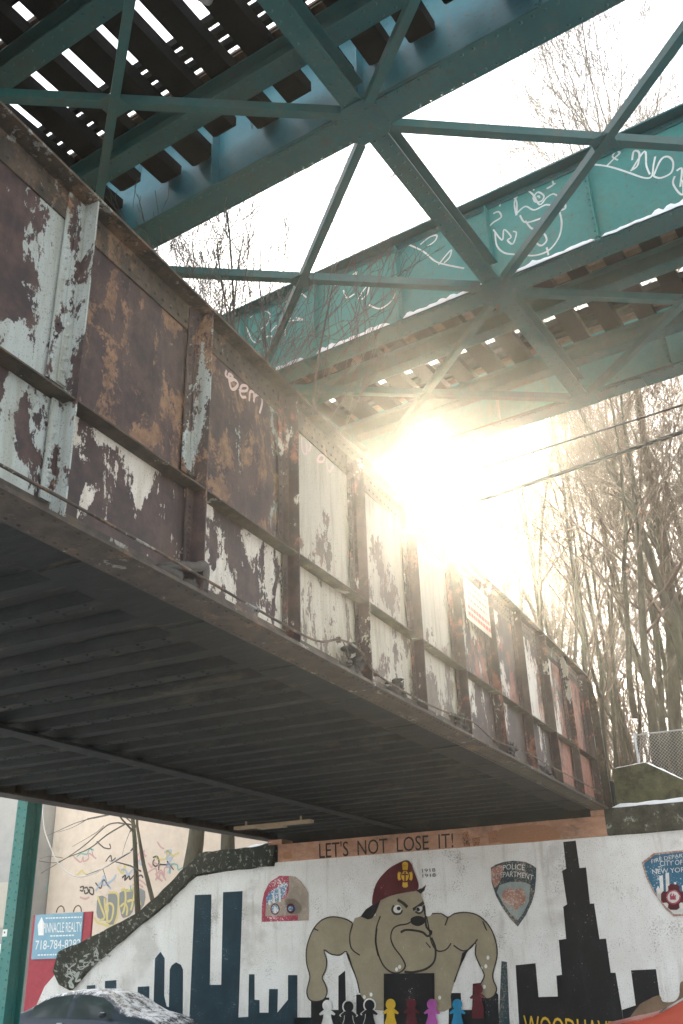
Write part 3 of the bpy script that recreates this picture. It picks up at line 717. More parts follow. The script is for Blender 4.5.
# arched emblem
WP.k = 2; Z = zc(250, 865, 9.757); WP.layer(); mb = MB()
WP.poly(mb, [Z(*p) for p in [(115,555),(118,380),(140,270),(190,170),(290,105),(410,108),(480,150),(540,230),(568,280),(572,540)]]); em = mb.build('painted_emblem', M['patch_red'], wallT)
mb = MB(); WP.layer(); WP.poly(mb, [Z(*p) for p in [(380,110),(440,112),(500,160),(545,225),(570,270),(575,540),(470,545),(470,480),(350,480),(340,360),(380,250)]]); WP.poly(mb, [Z(*p) for p in [(150,500),(160,380),(330,330),(450,330),(520,420),(470,490)]]); mb.build('emblem_faded', M['patch_tan'], em)
mb = MB(); WP.layer(); WP.poly(mb, [Z(*p) for p in [(165,390),(160,320),(200,260),(280,210),(340,170),(375,190),(340,290),(300,340),(210,370)]]); WP.disc(mb, Z(248,430), 4.2, 5.4); WP.disc(mb, Z(400,425), 5, 5); mb.build('emblem_blue', mat_wallpaint('paint_mid_blue', (.10,.25,.42), .57), em)
mb = MB(); WP.layer()
for q in ([(280,240),(300,230),(305,360),(285,360)], [(225,300),(240,290),(250,370),(228,370)], [(180,350),(200,335),(205,390),(185,390)]): WP.poly(mb, [Z(*p) for p in q])
WP.disc(mb, Z(248,432), 1.6, 3); mb.build('emblem_white', M['white'], em)
mb = MB(); WP.stroke(mb, [Z(400+33*math.cos(t*.7), 425+38*math.sin(t*.7)) for t in range(9)], .05, 2, True); WP.stroke(mb, [Z(248+40*math.cos(t*.7), 430+50*math.sin(t*.7)) for t in range(9)], .03, 2, True); mb.build('emblem_ring', M['maroon'], em)
# scribbles on the low end of the coping
CP = Paint(SITE, 1, -.14, -1, wallT); CP.layer(); Z = zc(0, 900, 4.018); mb = MB(); rr = random.Random(12)
for i in range(16):
    x = 270+rr.random()*170; y = 270 - (x-270)*.42 + rr.uniform(-20, 45)
    CP.stroke(mb, [Z(x+rr.uniform(-16,16), y+rr.uniform(-14,14)) for _ in range(5)], .03, 4)
for st in ([(275,335),(290,315),(280,345),(296,350),(285,330)], [(300,310),(318,290),(305,325),(325,320)]): CP.stroke(mb, [Z(*p) for p in st], .06, 4)
mb.build('graffiti_scribble', mat_plain('chalky_spray', (.36,.38,.35), .8), wallT)

# ================================================================== ELEVATED RAILWAY (el frame: x along, y across away from camera)
el = empty('elevated_railway', EL, 'teal steel elevated railway viaduct with timber ties crossing above the rail bridge', 'elevated railway')
XA, XB = -34, 22
ZE = 11.0
PAN = 4.55; X0 = -3.88
nodes = [X0 + PAN*k for k in range(-7, 7) if XA < X0+PAN*k < XB]
def plate_girder(yc, depth, mat, wlo, whi, spacing=1.62, stiff_side=(-1,1), zb=ZE, name='plate_girder'):
    g = MB().box(XA, XB, yc-.007, yc+.007, zb+.03, zb+depth-.03).build(name, mat, el, seed=yc)
    mb = MB(); mb.box(XA, XB, yc-wlo, yc+whi, zb, zb+.022)
    for nx in nodes: mb.box(nx-1.3, nx+1.1, yc-wlo+.03, yc+whi-.03, zb-.017, zb-.0015)
    for sx in (1,-1): mb.box(XA, XB, *sorted((yc+sx*.009, yc+sx*.022)), zb+.023, zb+.15)
    x = -14.
    while x < 8:
        for yy in (yc-wlo+.06, yc+whi-.06): mb.rivet((x, yy, zb if min(abs(x-n_) for n_ in nodes) > 1.35 else zb-.017), (0,0,-1), .017)
        mb.rivet((x, yc-.022, zb+.09), (0,-1,0), .016); x += .14
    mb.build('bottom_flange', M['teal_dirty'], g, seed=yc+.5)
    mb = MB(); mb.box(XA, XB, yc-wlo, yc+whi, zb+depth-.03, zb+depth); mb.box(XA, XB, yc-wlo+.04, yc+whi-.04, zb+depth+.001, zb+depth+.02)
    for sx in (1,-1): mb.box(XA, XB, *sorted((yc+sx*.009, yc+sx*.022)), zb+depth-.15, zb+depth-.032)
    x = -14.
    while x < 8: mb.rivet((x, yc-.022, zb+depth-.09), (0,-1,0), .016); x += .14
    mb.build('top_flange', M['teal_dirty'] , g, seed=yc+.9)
    x = X0 - spacing*16
    while x < XB-.3:
        if x > XA+.3:
            mb = MB()
            for sx in stiff_side:
                mb.box(x-.008, x+.008, *sorted((yc+sx*.011, yc+sx*.15)), zb+.155, zb+depth-.155)
                mb.box(x-.09, x-.010, *sorted((yc+sx*.0105, yc+sx*.022)), zb+.155, zb+depth-.155)
                if -14 < x < 8:
                    z = zb+.22
                    while z < zb+depth-.2: mb.rivet((x-.05, yc+sx*.022, z), (0,sx,0), .016); z += .12
            mb.build('stiffener', mat, g, seed=x)
        x += spacing
    return g
gA = plate_girder(3.35, 1.74, M['teal'], .18, .18)
gB = plate_girder(7.02, 1.74, M['teal_skylit'], .22, .22, 2.27)
gC = plate_girder(10.85, 1.74, M['teal'], .20, .20)
gD = plate_girder(14.62, 1.74, M['teal'], .20, .20)
def track(yA, yB, tlo, thi, seed, wt=.155, ht=.22):
    for yy in (yA, yB):
        mb = MB(); zs0 = ZE+.36; ds = .34
        mb.box(XA, XB, yy-.13, yy+.13, zs0, zs0+.02); mb.box(XA, XB, yy-.008, yy+.008, zs0+.021, zs0+ds-.02); mb.box(XA, XB, yy-.13, yy+.13, zs0+ds-.019, zs0+ds)
        x = -14
        while x < 8:
            mb.rivet((x, yy-.08, zs0), (0,0,-1), .015); mb.rivet((x, yy+.08, zs0), (0,0,-1), .015); x += .16
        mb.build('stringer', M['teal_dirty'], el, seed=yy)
    rr = random.Random(seed); x = -22.; k = 0
    while x < 12:
        a = tlo - rr.choice((0, 0, .12, .05)); b = thi + rr.choice((0, -.1, .12, .05)); h = rr.uniform(-.012, .012)
        w = wt + rr.uniform(-.012, .015); z0 = ZE+.715; z1 = z0+ht
        pr = [(a+.06, z0+h), (b-.07, z0+h), (b, z0+h+.07), (b, z1), (a, z1), (a, z0+h+.07)]
        MB().prism(pr, 0, x-w, x+w).build('tie', M['tie'], el, bevel=0, seed=x)
        x += .56 + rr.uniform(-.02, .02); k += 1
    zt = ZE+.731+ht
    for yy in (yA, yB):
        mb = MB(); mb.box(XA, XB, yy-.07, yy+.07, zt, zt+.02); mb.box(XA, XB, yy-.01, yy+.01, zt+.021, zt+.12); mb.box(XA, XB, yy-.035, yy+.035, zt+.121, zt+.16)
        mb.build('rail', M['rail'], el)
    for off, w in ((-.42,.2), (.26,.16), (1.12,.07), (1.30,.08), (1.48,.07)):
        MB().box(XA, XB, yA+off-w/2, yA+off+w/2, zt, zt+.13).build('guard_timber', M['tie'], el, seed=off)
track(4.42, 6.11, 3.62, 6.86, 3)
track(12.27, 13.93, 11.35, 14.35, 5, .15, .15)
# outer walkways and boards
mb = MB()
for i in range(6): mb.box(XA, XB, 2.0+i*.26, 2.2+i*.26, ZE+1.2, ZE+1.25)
mb.build('walkway', M['tie_sunlit'], el)
mb = MB(); x = -16
mb.box(XA, XB, 7.0, 7.04, ZE+1.80, ZE+2.0); 
for i in range(30): mb.box(-20+i*1.2, -19.9+i*1.2, 7.045, 7.10, ZE+1.765, ZE+2.0)
mb.build('striped_boards', M['stripe'], el)
mb = MB()
for i in range(3): mb.box(XA, XB, 10.99+i*.28, 11.24+i*.28, ZE+.96, ZE+1.01)
mb.build('walkway', M['tie'], el)
# cross beams at the panel points, below the stringers
def cross(x, a, b, h=.34, w=.26):
    mb = MB(); z = ZE+.002
    mb.box(x-w/2, x+w/2, a, b, z, z+.018); mb.box(x-.008, x+.008, a, b, z+.019, z+h-.02); mb.box(x-w/2, x+w/2, a, b, z+h-.019, z+h-.002)
    yy = a+.1
    while yy < b and -14 < x < 8:
        mb.rivet((x-w/2+.06, yy, z), (0,0,-1), .016); mb.rivet((x+w/2-.06, yy, z), (0,0,-1), .016); yy += .16
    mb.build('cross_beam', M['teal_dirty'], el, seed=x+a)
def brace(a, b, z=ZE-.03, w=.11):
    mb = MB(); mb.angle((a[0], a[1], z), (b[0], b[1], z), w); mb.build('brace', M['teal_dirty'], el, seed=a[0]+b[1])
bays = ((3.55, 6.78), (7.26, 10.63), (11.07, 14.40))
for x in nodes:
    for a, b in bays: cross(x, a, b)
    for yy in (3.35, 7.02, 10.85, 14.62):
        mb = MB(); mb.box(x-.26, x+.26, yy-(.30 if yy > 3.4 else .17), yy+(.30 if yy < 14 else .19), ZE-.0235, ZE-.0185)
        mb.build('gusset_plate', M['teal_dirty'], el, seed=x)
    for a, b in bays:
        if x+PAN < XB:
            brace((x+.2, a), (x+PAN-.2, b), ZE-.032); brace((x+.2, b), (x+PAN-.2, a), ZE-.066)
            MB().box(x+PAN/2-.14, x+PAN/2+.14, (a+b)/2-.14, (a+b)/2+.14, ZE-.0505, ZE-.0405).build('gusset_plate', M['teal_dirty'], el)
# hanging cable tray fixing + lamp near the top of the picture
mb = MB(); mb.tube([(-4.75,4.9,ZE+.55), (-4.6,5.0,ZE+.40)], .07, 10); mb.tube([(-4.75,4.9,ZE+.55), (-4.75,4.9,ZE+.82)], .02, 6)
mb.build('spotlight', M['steel'], el)
# snow on the outer flange ledge
for i, (a, b) in enumerate(((-12.5,-9.6), (-9.4,-7.3), (-7.05,-5.65), (-5.4,-4.0), (-3.7,-2.3), (-2.2,-.9), (-.7,1.6), (1.8,5))):
    snow_strip((a, 10.685, ZE+.022), (b, 10.685, ZE+.022), .15, 'snow_ledge', el, .10, i*3+1, 24)
# graffiti on the outer girder
GP = Paint(EL, 1, 10.85-.0075, -1, el); GP.layer(); mb = MB()
def g_(Z, sts, w=.028):
    for st in sts: GP.stroke(mb, [Z(*p) for p in st], w, 5)
g_(zc(440, 130, 2.81), [
 [(150,235),(165,230),(172,245),(150,260),(135,275)], [(168,215),(175,190),(195,183),(215,200),(215,240)], [(215,240),(210,200),(235,170),(260,180),(280,210),(300,190),(320,180),(335,195),(330,225),(352,220),(350,200),(355,190)],
 [(215,235),(240,215),(265,225),(300,210),(330,220)], [(262,190),(275,175),(292,185),(285,200),(268,202),(262,190)], [(272,188),(278,186),(280,192)],
 [(335,225),(342,260),(335,300),(310,335),(280,350),(250,353),(230,345)], [(155,290),(160,325),(180,345),(210,350)], [(150,280),(175,310),(180,280),(200,300),(190,310),(205,320),(215,290),(205,285)],
 [(270,300),(290,290),(300,310),(285,325),(270,315),(275,295)], [(240,255),(255,275),(270,280)], [(300,330),(305,352)], [(225,240),(240,260),(280,250),(320,235)], [(315,140),(318,155),(300,165),(325,150)], [(380,140),(395,142),(410,135)], [(240,165),(255,160),(265,170)]])
mb.build('graffiti_tag', M['graf'], gC); mb = MB()
g_(zc(440, 130, 2.81), [[(415,95),(440,98),(470,102),(500,110),(530,120),(575,135),(595,130),(600,100),(605,75)], [(470,100),(490,80),(505,65),(495,60),(485,75),(500,85)], [(540,85),(545,60),(560,65),(555,100),(535,115)], [(600,130),(620,85),(640,75),(655,90),(650,120),(620,135),(600,130)], [(660,130),(655,150),(670,175),(683,180),(683,140)], [(665,115),(680,110),(675,160)], [(540,110),(575,60),(580,100),(590,125)]])
mb.build('graffiti_tag', M['graf'], gC); mb = MB()
g_(zc(230, 230, 2.732), [[(475,35),(500,45),(530,60),(560,85),(590,95),(640,105)], [(520,40),(545,20),(565,15),(560,30),(540,45)], [(570,95),(590,70),(605,55),(600,75),(585,90)], [(260,140),(285,150),(310,145),(345,115),(340,130),(325,150)], [(310,165),(320,185),(340,175)], [(350,190),(365,165),(380,150),(375,175),(360,190)], [(380,205),(410,215),(440,195),(455,165),(445,140),(420,140),(395,155)], [(370,130),(380,145)]])
mb.build('graffiti_tag', M['graf'], gC); mb = MB()
g_(zc(230, 230, 2.732), [[(55,240),(80,220),(110,230),(100,260),(85,270)], [(150,200),(165,180),(190,172),(210,185)], [(110,280),(130,260),(150,270),(160,250),(200,245),(180,240)], [(80,300),(110,290),(130,305),(120,330),(95,325)], [(150,290),(155,250),(170,240)], [(45,265),(60,300),(75,310)]], .026)
mb.build('graffiti_tag', M['graf'], gC)
# column standing on the pavement
CXx, CYy = -17.72, 14.62
zl = .15
mb = MB(); mb.box(CXx-.008, CXx+.008, CYy-.187, CYy+.187, zl, ZE-.03)
for sx in (-1, 1):
    for sy in (-1, 1): mb.box(*sorted((CXx+sx*.0085, CXx+sx*.02)), *sorted((CYy+sy*.187, CYy+sy*.11)), zl, ZE-.04)
colm = mb.build('column', M['teal'], el, seed=2.)
for sy in (-1, 1):
    mb = MB(); mb.box(CXx-.17, CXx+.17, *sorted((CYy+sy*.188, CYy+sy*.212)), zl, ZE-.03); z = .6
    while z < ZE-.2 and sy < 0:
        for x in (CXx-.10, CXx+.10): mb.rivet((x, CYy-.212, z+(.06 if x < CXx else 0)), (0,-1,0), .02)
        z += .17
    mb.build('column_flange', M['teal'], colm, seed=6.+sy)
MB().box(CXx-.165, CXx-.02, CYy-.2165, CYy-.2135, 2.62, 2.76).build('column_label', M['signwhite'], colm)
MB().box(CXx-.45, CXx+.45, CYy-.45, CYy+.45, 0.13, .5).build('column_base', M['walk'], colm, bevel=.03)

# ================================================================== CABLES
def cable(py0, py1, r, clips, label):
    f = onplane(EL, 1, 16.5); a = f(*py0); b = f(*py1); d = (b-a).normalized()
    mb = MB(); pts = []
    for i in range(41):
        t = -22+i*1.1*1.0; p = b - d*(t); pts.append((p.x, 16.5, p.z + .0006*(i-20)**2*.4))
    mb.tube(pts, r, 7)
    if clips:
        for i in range(0, 40): 
            p = Vector(pts[i]); mb.ell(p, .03, .03, .05, 6, 4); 
    o = mb.build('overhead_cable', M['wire'], None, EL); tag(o, label, 'cable', 'overhead cables below the viaduct')
cable((683,405),(485,467), .022, True, 'upper thin overhead cable with small clips, beneath the elevated railway')
cable((683,432),(505,492), .042, False, 'lower thick black overhead cable crossing in front of the bare woods')

# ================================================================== TREES
def tree_mesh(seed, h, r0, spread=.5, levels=4, kids=(9,6,5,4), fork=0, lean=(0,0), up=.35, tw=.004, start=.3):
    rr = random.Random(seed); tr = MB(); br = MB()
    def grow(p, d, L, r, lev, mb):
        n = max(3, int(6 - lev)); pts = [Vector(p)]; rs = [r]; d = d.normalized()
        steps = (9, 6, 5, 4, 3)[lev]
        for i in range(steps):
            d = (d + Vector((rr.gauss(0,1), rr.gauss(0,1), rr.gauss(0,.6)))*(.07+.05*lev) + Vector((0,0,up*.12*lev))).normalized()
            pts.append(pts[-1] + d*(L/steps)); rs.append(max(tw, r*(1-(i+1)/steps*(.75 if lev == 0 else .85))))
        mb.tube(pts, rs, (8,5,4,3,3)[lev], True, lev < 2)
        if lev >= levels-0: return
        if lev >= len(kids): return
        for k in range(kids[lev]):
            t = rr.uniform(start if lev == 0 else .2, 1)
            i = min(int(t*steps), steps-1); q = pts[i].lerp(pts[i+1], t*steps-i)
            dd = (pts[i+1]-pts[i]).normalized(); a = rr.uniform(0, 2*math.pi)
            x = dd.orthogonal().normalized(); x.rotate(Matrix.Rotation(a, 3, dd))
            nd = dd*(1-spread*.5) + x*spread*rr.uniform(.7,1.3)
            grow(q, nd, L*rr.uniform(.32,.55)*(1.15-t*.4), max(tw, rs[i]*rr.uniform(.3,.5)), lev+1, br)
    base = Vector((0,0,0)); d = Vector((lean[0], lean[1], 1))
    grow(base, d, h, r0, 0, tr)
    for f in range(fork):
        a = rr.uniform(0, 6.28); grow(Vector((0,0,h*rr.uniform(.12,.3))) + Vector((lean[0],lean[1],0))*h*.2, Vector((math.cos(a)*.35, math.sin(a)*.35, 1)), h*.75, r0*.62, 0, tr)
    return tr, br
def tree(name, P, tr, br, label, group=None, tm='bark', cm='twig', rz=0., s=1., leaves=0, seed=0):
    e = empty(name, Matrix.Translation(P) @ Matrix.Rotation(rz, 4, 'Z') @ Matrix.Scale(s, 4), label, 'tree', group)
    t = tr.build('trunk', M[tm], e); c = br.build('crown', M[cm], e)
    if leaves:
        rr = random.Random(seed); mb = MB(); 
        for i in range(leaves):
            v = Vector(br.v[rr.randrange(len(br.v))]) + Vector((0,0,-.04)); a = Vector((rr.gauss(0,1), rr.gauss(0,1), rr.gauss(0,1))).normalized()*.06; b = a.orthogonal().normalized()*.035
            mb.add([v-a, v+b, v+a, v-b], [(0,1,2,3)])
        mb.build('dead_leaves', M['deadleaf'], e)
    return e
def at_az(az, dist, z=0.): return Vector((math.sin(R(az))*dist, math.cos(R(az))*dist, z))
GZ = 4.9
# distinct near trees on the embankment
t1 = tree_mesh(11, 17, .19, .55, 4, (13,6,4,3), 2, (.02,0), tw=.006)
tree('bare_tree', at_az(20.6, 28.5, GZ), *t1, 'tallest forked green-barked bare tree right of the bridge, beside the fence', rz=.6, leaves=0)
t2 = tree_mesh(23, 13, .15, .7, 4, (11,6,4,3), 1, (-.10,.0), tw=.006)
tree('bare_tree', at_az(17.6, 27.6, GZ), *t2, 'forked bare tree with a pale broken drooping limb just right of the bridge end', leaves=160, seed=4)
t3 = tree_mesh(31, 23, .16, .5, 4, (14,6,4,3), 0, (.02,0), start=.35, tw=.006)
tree('bare_tree', at_az(11.2, 29, GZ), *t3, 'tall slim bare tree beside the low sun, rising behind the bridge girder', rz=2.)
t4 = tree_mesh(41, 27, .22, .5, 4, (26,9,6,4), 0, (.03,0), start=.55, tw=.008)
tree('bare_tree', at_az(19.2, 31, GZ), *t4, 'very tall bare tree whose twiggy top shows above the graffiti girder', cm='twig_dark')
# woods: shared meshes, every tree its own object
protos = [tree_mesh(100+i, 13+2*(i % 3), .075+.02*(i % 3), .5, 4, (11,6,4,3), i % 2, (random.uniform(-.06,.06), 0), start=.2, tw=.006) for i in range(4)]
pobj = None; plist = []
rr = random.Random(77); cnt = 0
spots = [(12.8,35),(13.8,30),(14.8,41),(15.6,33),(16.4,37),(18.6,33),(19.6,40),(21.6,33),(22.4,37),(23.3,30.5),(24.6,35),(26,32),(10.6,44),(12.2,48),(17.4,46),(21,46),(24,45),(4.5,40),(2,46),(28,34),(13.1,39),(18,29.6),(10.2,29.5),(11.6,33),(12.3,29),(13.4,32),(14.2,36),(15.0,30),(16.0,31.5),(17.0,34),(19.2,35),(20.2,31),(22.8,31),(11.0,39),(14.6,45)]
for i, (az, dd) in enumerate(spots):
    k = i % 4; P = at_az(az, dd, GZ); rz = rr.uniform(0, 6.28); s = rr.uniform(.85, 1.25)
    L = 'slender bare tree of the winter wood behind the fence and parapet'
    if k >= len(plist):
        plist.append(tree('woodland_tree', P, *protos[k], L, 'bare trees of the wood behind the bridge', rz=rz, s=s))
    else:
        src = plist[k]; e = src.copy(); COL.objects.link(e); e.matrix_world = Matrix.Translation(P) @ Matrix.Rotation(rz, 4, 'Z') @ Matrix.Scale(s, 4)
        for ch in src.children:
            c = ch.copy(); COL.objects.link(c); c.parent = e
# far thicket, one mass
mb = MB(); rr = random.Random(9)
for i in range(700):
    az = rr.uniform(10.2, 30) if rr.random() < .85 else rr.uniform(0, 4.5); dd = rr.uniform(34, 62); p = at_az(az, dd, GZ); h = rr.uniform(5, 13); pts = [p]; d = Vector((rr.gauss(0,.12), rr.gauss(0,.12), 1))
    for j in range(5): d += Vector((rr.gauss(0,.08), rr.gauss(0,.08), 0)); pts.append(pts[-1]+d.normalized()*h/5)
    r0 = rr.uniform(.025, .07); mb.tube(pts, [r0*(1-j*.17) for j in range(6)], 4, True, False)
    for j in range(14):
        q = pts[rr.randrange(1, 5)].lerp(pts[rr.randrange(1, 6)], rr.random()); e = q + Vector((rr.gauss(0,.7), rr.gauss(0,.7), rr.uniform(.2,1.8))); mb.tube([q, (q+e)/2+Vector((rr.gauss(0,.1), rr.gauss(0,.1), .1)), e], [.016,.011,.006], 3, True, False)
o = mb.build('thicket', M['twig'], None); tag(o, 'dense tangle of thin brown saplings deep in the wood behind the bridge', 'thicket', kind='stuff')
# low brush behind the fence
mb = MB()
for i in range(260):
    p = (SITE @ Vector((rr.uniform(-1, 12), rr.uniform(2.5, 9), GZ))); 
    for j in range(4):
        e = p + Vector((rr.gauss(0,.6), rr.gauss(0,.5), rr.uniform(.6, 2.4))); mb.tube([p, p.lerp(e,.5)+Vector((rr.gauss(0,.12), rr.gauss(0,.12), .1)), e], [.012,.008,.004], 3, True, False)
o = mb.build('brush', M['twig'], None); tag(o, 'low tangled brown brush along the embankment behind the fence', 'brush', kind='stuff')
# saplings growing on the disused bridge deck
def sapling(az, dist, seed, h, stems, label, cm='twig_dark', lean=(0,0)):
    rr = random.Random(seed); br = MB(); tr = MB()
    for s_ in range(stems):
        a = rr.uniform(0, 6.28); tr1, br1 = tree_mesh(seed*10+s_, h*rr.uniform(.65,1), .035, .5, 3, (9,6,3), 0, (math.cos(a)*.22+lean[0], math.sin(a)*.22+lean[1]), .5, .0045, .3)
        tr.add(tr1.v, tr1.f, True); br.add(br1.v, br1.f, True)
    tree('sapling', at_az(az, dist, 5.95), tr, br, label, None, cm, cm)
sapling(-9.5, 11.8, 3, 8.0, 8, 'bushy bare sapling on the bridge deck between the two viaduct girders', lean=(.05,.05))
sapling(-4.2, 12.4, 5, 6.6, 3, 'thin spreading bare sapling in front of the graffiti on the viaduct girder')
sapling(-13.0, 14.2, 8, 9.6, 7, 'bare sapling on the bridge deck, leftmost under the near viaduct girder', lean=(.05,.08))

# ================================================================== FENCE
fen = empty('chain_link_fence', SITE, 'galvanised chain link fence on the embankment right of the bridge', 'fence')
fy, z0, z1, xa, xb = 1.6, 5.0, 6.95, .6, 10.
for i in range(5): MB().tube([(xa+i*2.35, fy, z0-.2), (xa+i*2.35, fy, z1+.05)], .03, 8).build('fence_post', M['steel'], fen)
MB().tube([(xa, fy, z1), (xb, fy, z1)], .02, 8).build('top_rail', M['steel'], fen)
mb = MB(); hh = z1-z0; s_ = .085; x = xa-hh
while x < xb:
    for sg in (1, -1):
        a = [x, z0]; b = [x+hh, z1]
        if sg < 0: a, b = [x, z1], [x+hh, z0]
        if a[0] < xa: t = (xa-a[0])/hh; a = [xa, a[1]+(b[1]-a[1])*t]
        if b[0] > xb: t = (xb-a[0])/(b[0]-a[0]); b = [xb, a[1]+(b[1]-a[1])*t]
        mb.tube([(a[0], fy+.004*sg, a[1]), (b[0], fy+.004*sg, b[1])], .0035, 3, True, False)
    x += s_
mb.build('fence_mesh', M['steel'], fen)

# ================================================================== BUILDINGS, SIGN AND LEFT BACKGROUND
bb = empty('beige_building', SITE @ Matrix.Translation((0, 8, 0)), 'beige stucco building with graffiti along its blank side wall', 'building')
MB().box(-24.7, -12.6, 0, 14, -.3, 9.2).build('wall', M['stucco'], bb)
MB().box(-24.65, -12.5, -.12, 14.1, 9.2, 9.5).build('roof', M['walk'], bb, bevel=.02)
GB = Paint(SITE @ Matrix.Translation((0, 8, 0)), 1, -.004, -1, bb); GB.layer()
Z = zc(80, 840, 5.692); mb = MB()
for q in ([(105,320),(150,330),(140,400),(150,460),(100,440),(95,380)], [(160,310),(215,310),(215,420),(195,480),(150,470),(165,400)], [(225,300),(310,290),(300,410),(260,440),(235,430)], [(315,280),(370,290),(365,370),(330,390)]): GB.poly(mb, [Z(*p) for p in q], 2)
mb.build('graffiti_fill', M['spray_grey'], bb); mb = MB(); GB.layer()
for q in ([(100,320),(120,380),(140,440),(110,460)], [(140,330),(145,400),(165,360),(190,380),(180,450),(155,460),(160,380)], [(165,300),(215,310),(215,420),(195,480)], [(235,290),(255,280),(260,340),(250,400),(240,420)], [(230,380),(255,360),(270,390),(265,430)], [(300,270),(310,300),(305,340),(330,330),(345,370)], [(270,350),(300,345),(290,400)], [(250,290),(300,285),(315,270)], [(80,440),(100,470),(130,480),(170,490)]):
    GB.stroke(mb, [Z(*p) for p in q], .085, 4)
mb.build('graffiti_outline', M['spray_yellow'], bb); mb = MB()
for q in ([(0,270),(20,265),(15,290),(0,285)], [(25,275),(40,270),(48,295),(30,305),(25,285)], [(52,270),(75,275),(75,310),(55,300),(55,280)], [(240,215),(260,200),(255,230),(280,205),(285,225),(310,200),(315,220),(345,200),(360,215)], [(415,100),(440,95),(450,130),(430,150),(415,130),(425,110)]): GB.stroke(mb, [Z(*p) for p in q], .06, 4)
mb.build('graffiti_tag', M['spray_black'], bb); mb = MB()
for q in ([(310,100),(340,120),(345,80),(370,60)], [(430,190),(450,215),(460,185),(490,230)], [(300,255),(330,250),(360,270)], [(440,10),(460,40),(480,50)], [(0,325),(30,335),(55,325)], [(430,230),(440,215),(470,235)]): GB.stroke(mb, [Z(*p) for p in q], .07, 4)
mb.build('graffiti_tag', M['spray_pink'], bb); mb = MB()
for q in ([(480,70),(520,60),(490,110),(525,100),(490,150),(520,140),(500,190)], [(330,120),(350,140),(370,130)]): GB.stroke(mb, [Z(*p) for p in q], .09, 4)
mb.build('graffiti_tag', M['spray_blue'], bb); mb = MB(); Z = zc(0, 780, 5.254)
GB.stroke(mb, [Z(*p) for p in [(205,515),(210,565),(225,570),(230,530),(235,570),(250,575),(248,530)]], .09, 4); mb.build('graffiti_tag', M['spray_teal'], bb)
rr = random.Random(21)
for mt_, n_, w_ in (('spray_black',5,.05), ('spray_pink',6,.06), ('spray_blue',4,.08), ('spray_teal',4,.05), ('spray_yellow',4,.07)):
    for i_ in range(n_):
        mb = MB(); cx_, cy_ = rr.uniform(70, 225), rr.uniform(842, 905); p_ = [(cx_+k*3.2+rr.uniform(-2.5,2.5), cy_+rr.uniform(-5,5)-k*.3) for k in range(rr.randint(4, 8))]
        GB.stroke(mb, p_, w_, 5); mb.build('graffiti_tag', M[mt_], bb)
gb = empty('grey_building', SITE @ Matrix.Translation((0, 7.0, 0)), 'plain grey rendered building at the far left behind the teal column', 'building')
MB().box(-60, -24.75, 0, 9, -.3, 9.6).build('wall', M['siding'], gb)
MB().box(-40, -25.6, -.06, -.003, 3.5, 5.2).build('pale_panel', M['siding_light'], gb)
MB().box(-40, -25.3, -.06, -.003, -.2, 2.55).build('shopfront', M['dark'], gb)
mb = MB(); mb.box(-29, -25.4, -.07, -.004, 2.56, 2.9); mb.build('shop_fascia', M['signwhite'], gb)
MB().box(-60.1, -24.72, -.12, 9.1, 9.6, 9.85).build('roof', M['walk'], gb)
# realty sign on a red panel
SF = SITE @ Matrix.Translation((0, 3., 0)); sg = empty('realty_sign', SF, 'pale blue realty sign with white lettering on a dark red board', 'sign')
sp = onplane(SF, 1, 0.)
def spx(p): q = sp(*p); return (q.x, q.z)
Z = zc(20, 880, 7.589)
mb = MB(); q = [spx(Z(*p)) for p in [(112,255),(548,238),(545,395),(560,560),(90,690),(100,600)]]
x0 = q[0][0]; x1 = q[1][0]; zt_ = q[1][1]; mb.box(x0-.05, x1, 0, .08, -.2, zt_); mb.build('red_board', M['signred'], sg, bevel=.01)
mb = MB(); bl = spx(Z(105,602)); tr_ = spx(Z(486,243)); mb.box(x0+.08, tr_[0], -.035, -.003, bl[1], tr_[1]); mb.build('sign_panel', M['signblue'], sg)
mb = MB()
for c_ in ((300,238),(430,235)):
    p = spx(Z(*c_)); mb.tube([(p[0]+.17*math.cos(t), .04, p[1]-.03+.20*math.sin(t)) for t in [R(a) for a in range(0, 181, 20)]], .02, 6)
    mb.build('scroll_top', M['rail'], sg); mb = MB()
SP = Paint(SF, 1, -.035, -1, sg); SP.layer(.004)
SP.text('NEIGHBORHOOD HOMES', [Z(195,280), Z(470,272), Z(470,300), Z(195,306)], M['signwhite'], 'sign_lettering') if False else None
SP.text('PINNACLE REALTY', [Z(178,325), Z(470,318), Z(468,392), Z(175,402)], M['signwhite'], 'sign_lettering')
SP.text('718-784-8282', [Z(120,460), Z(462,448), Z(460,515), Z(115,530)], M['signwhite'], 'sign_lettering')
mb = MB()
for (xa_, xb_, ya_) in ((195,470,290), (230,410,425), (135,330,570)):
    x = xa_
    rr = random.Random(xa_)
    while x < xb_: w = rr.uniform(8, 22); SP.stroke(mb, [Z(x, ya_-(x-xa_)*.03), Z(min(xb_, x+w), ya_-(x+w-xa_)*.03)], .04, 1); x += w+6
mb.build('small_lettering', M['signwhite'], sg)
mb = MB(); SP.poly(mb, [Z(*p) for p in [(135,340),(165,280),(185,330),(180,420),(140,420)]]); mb.build('sign_logo', M['signwhite'], sg)
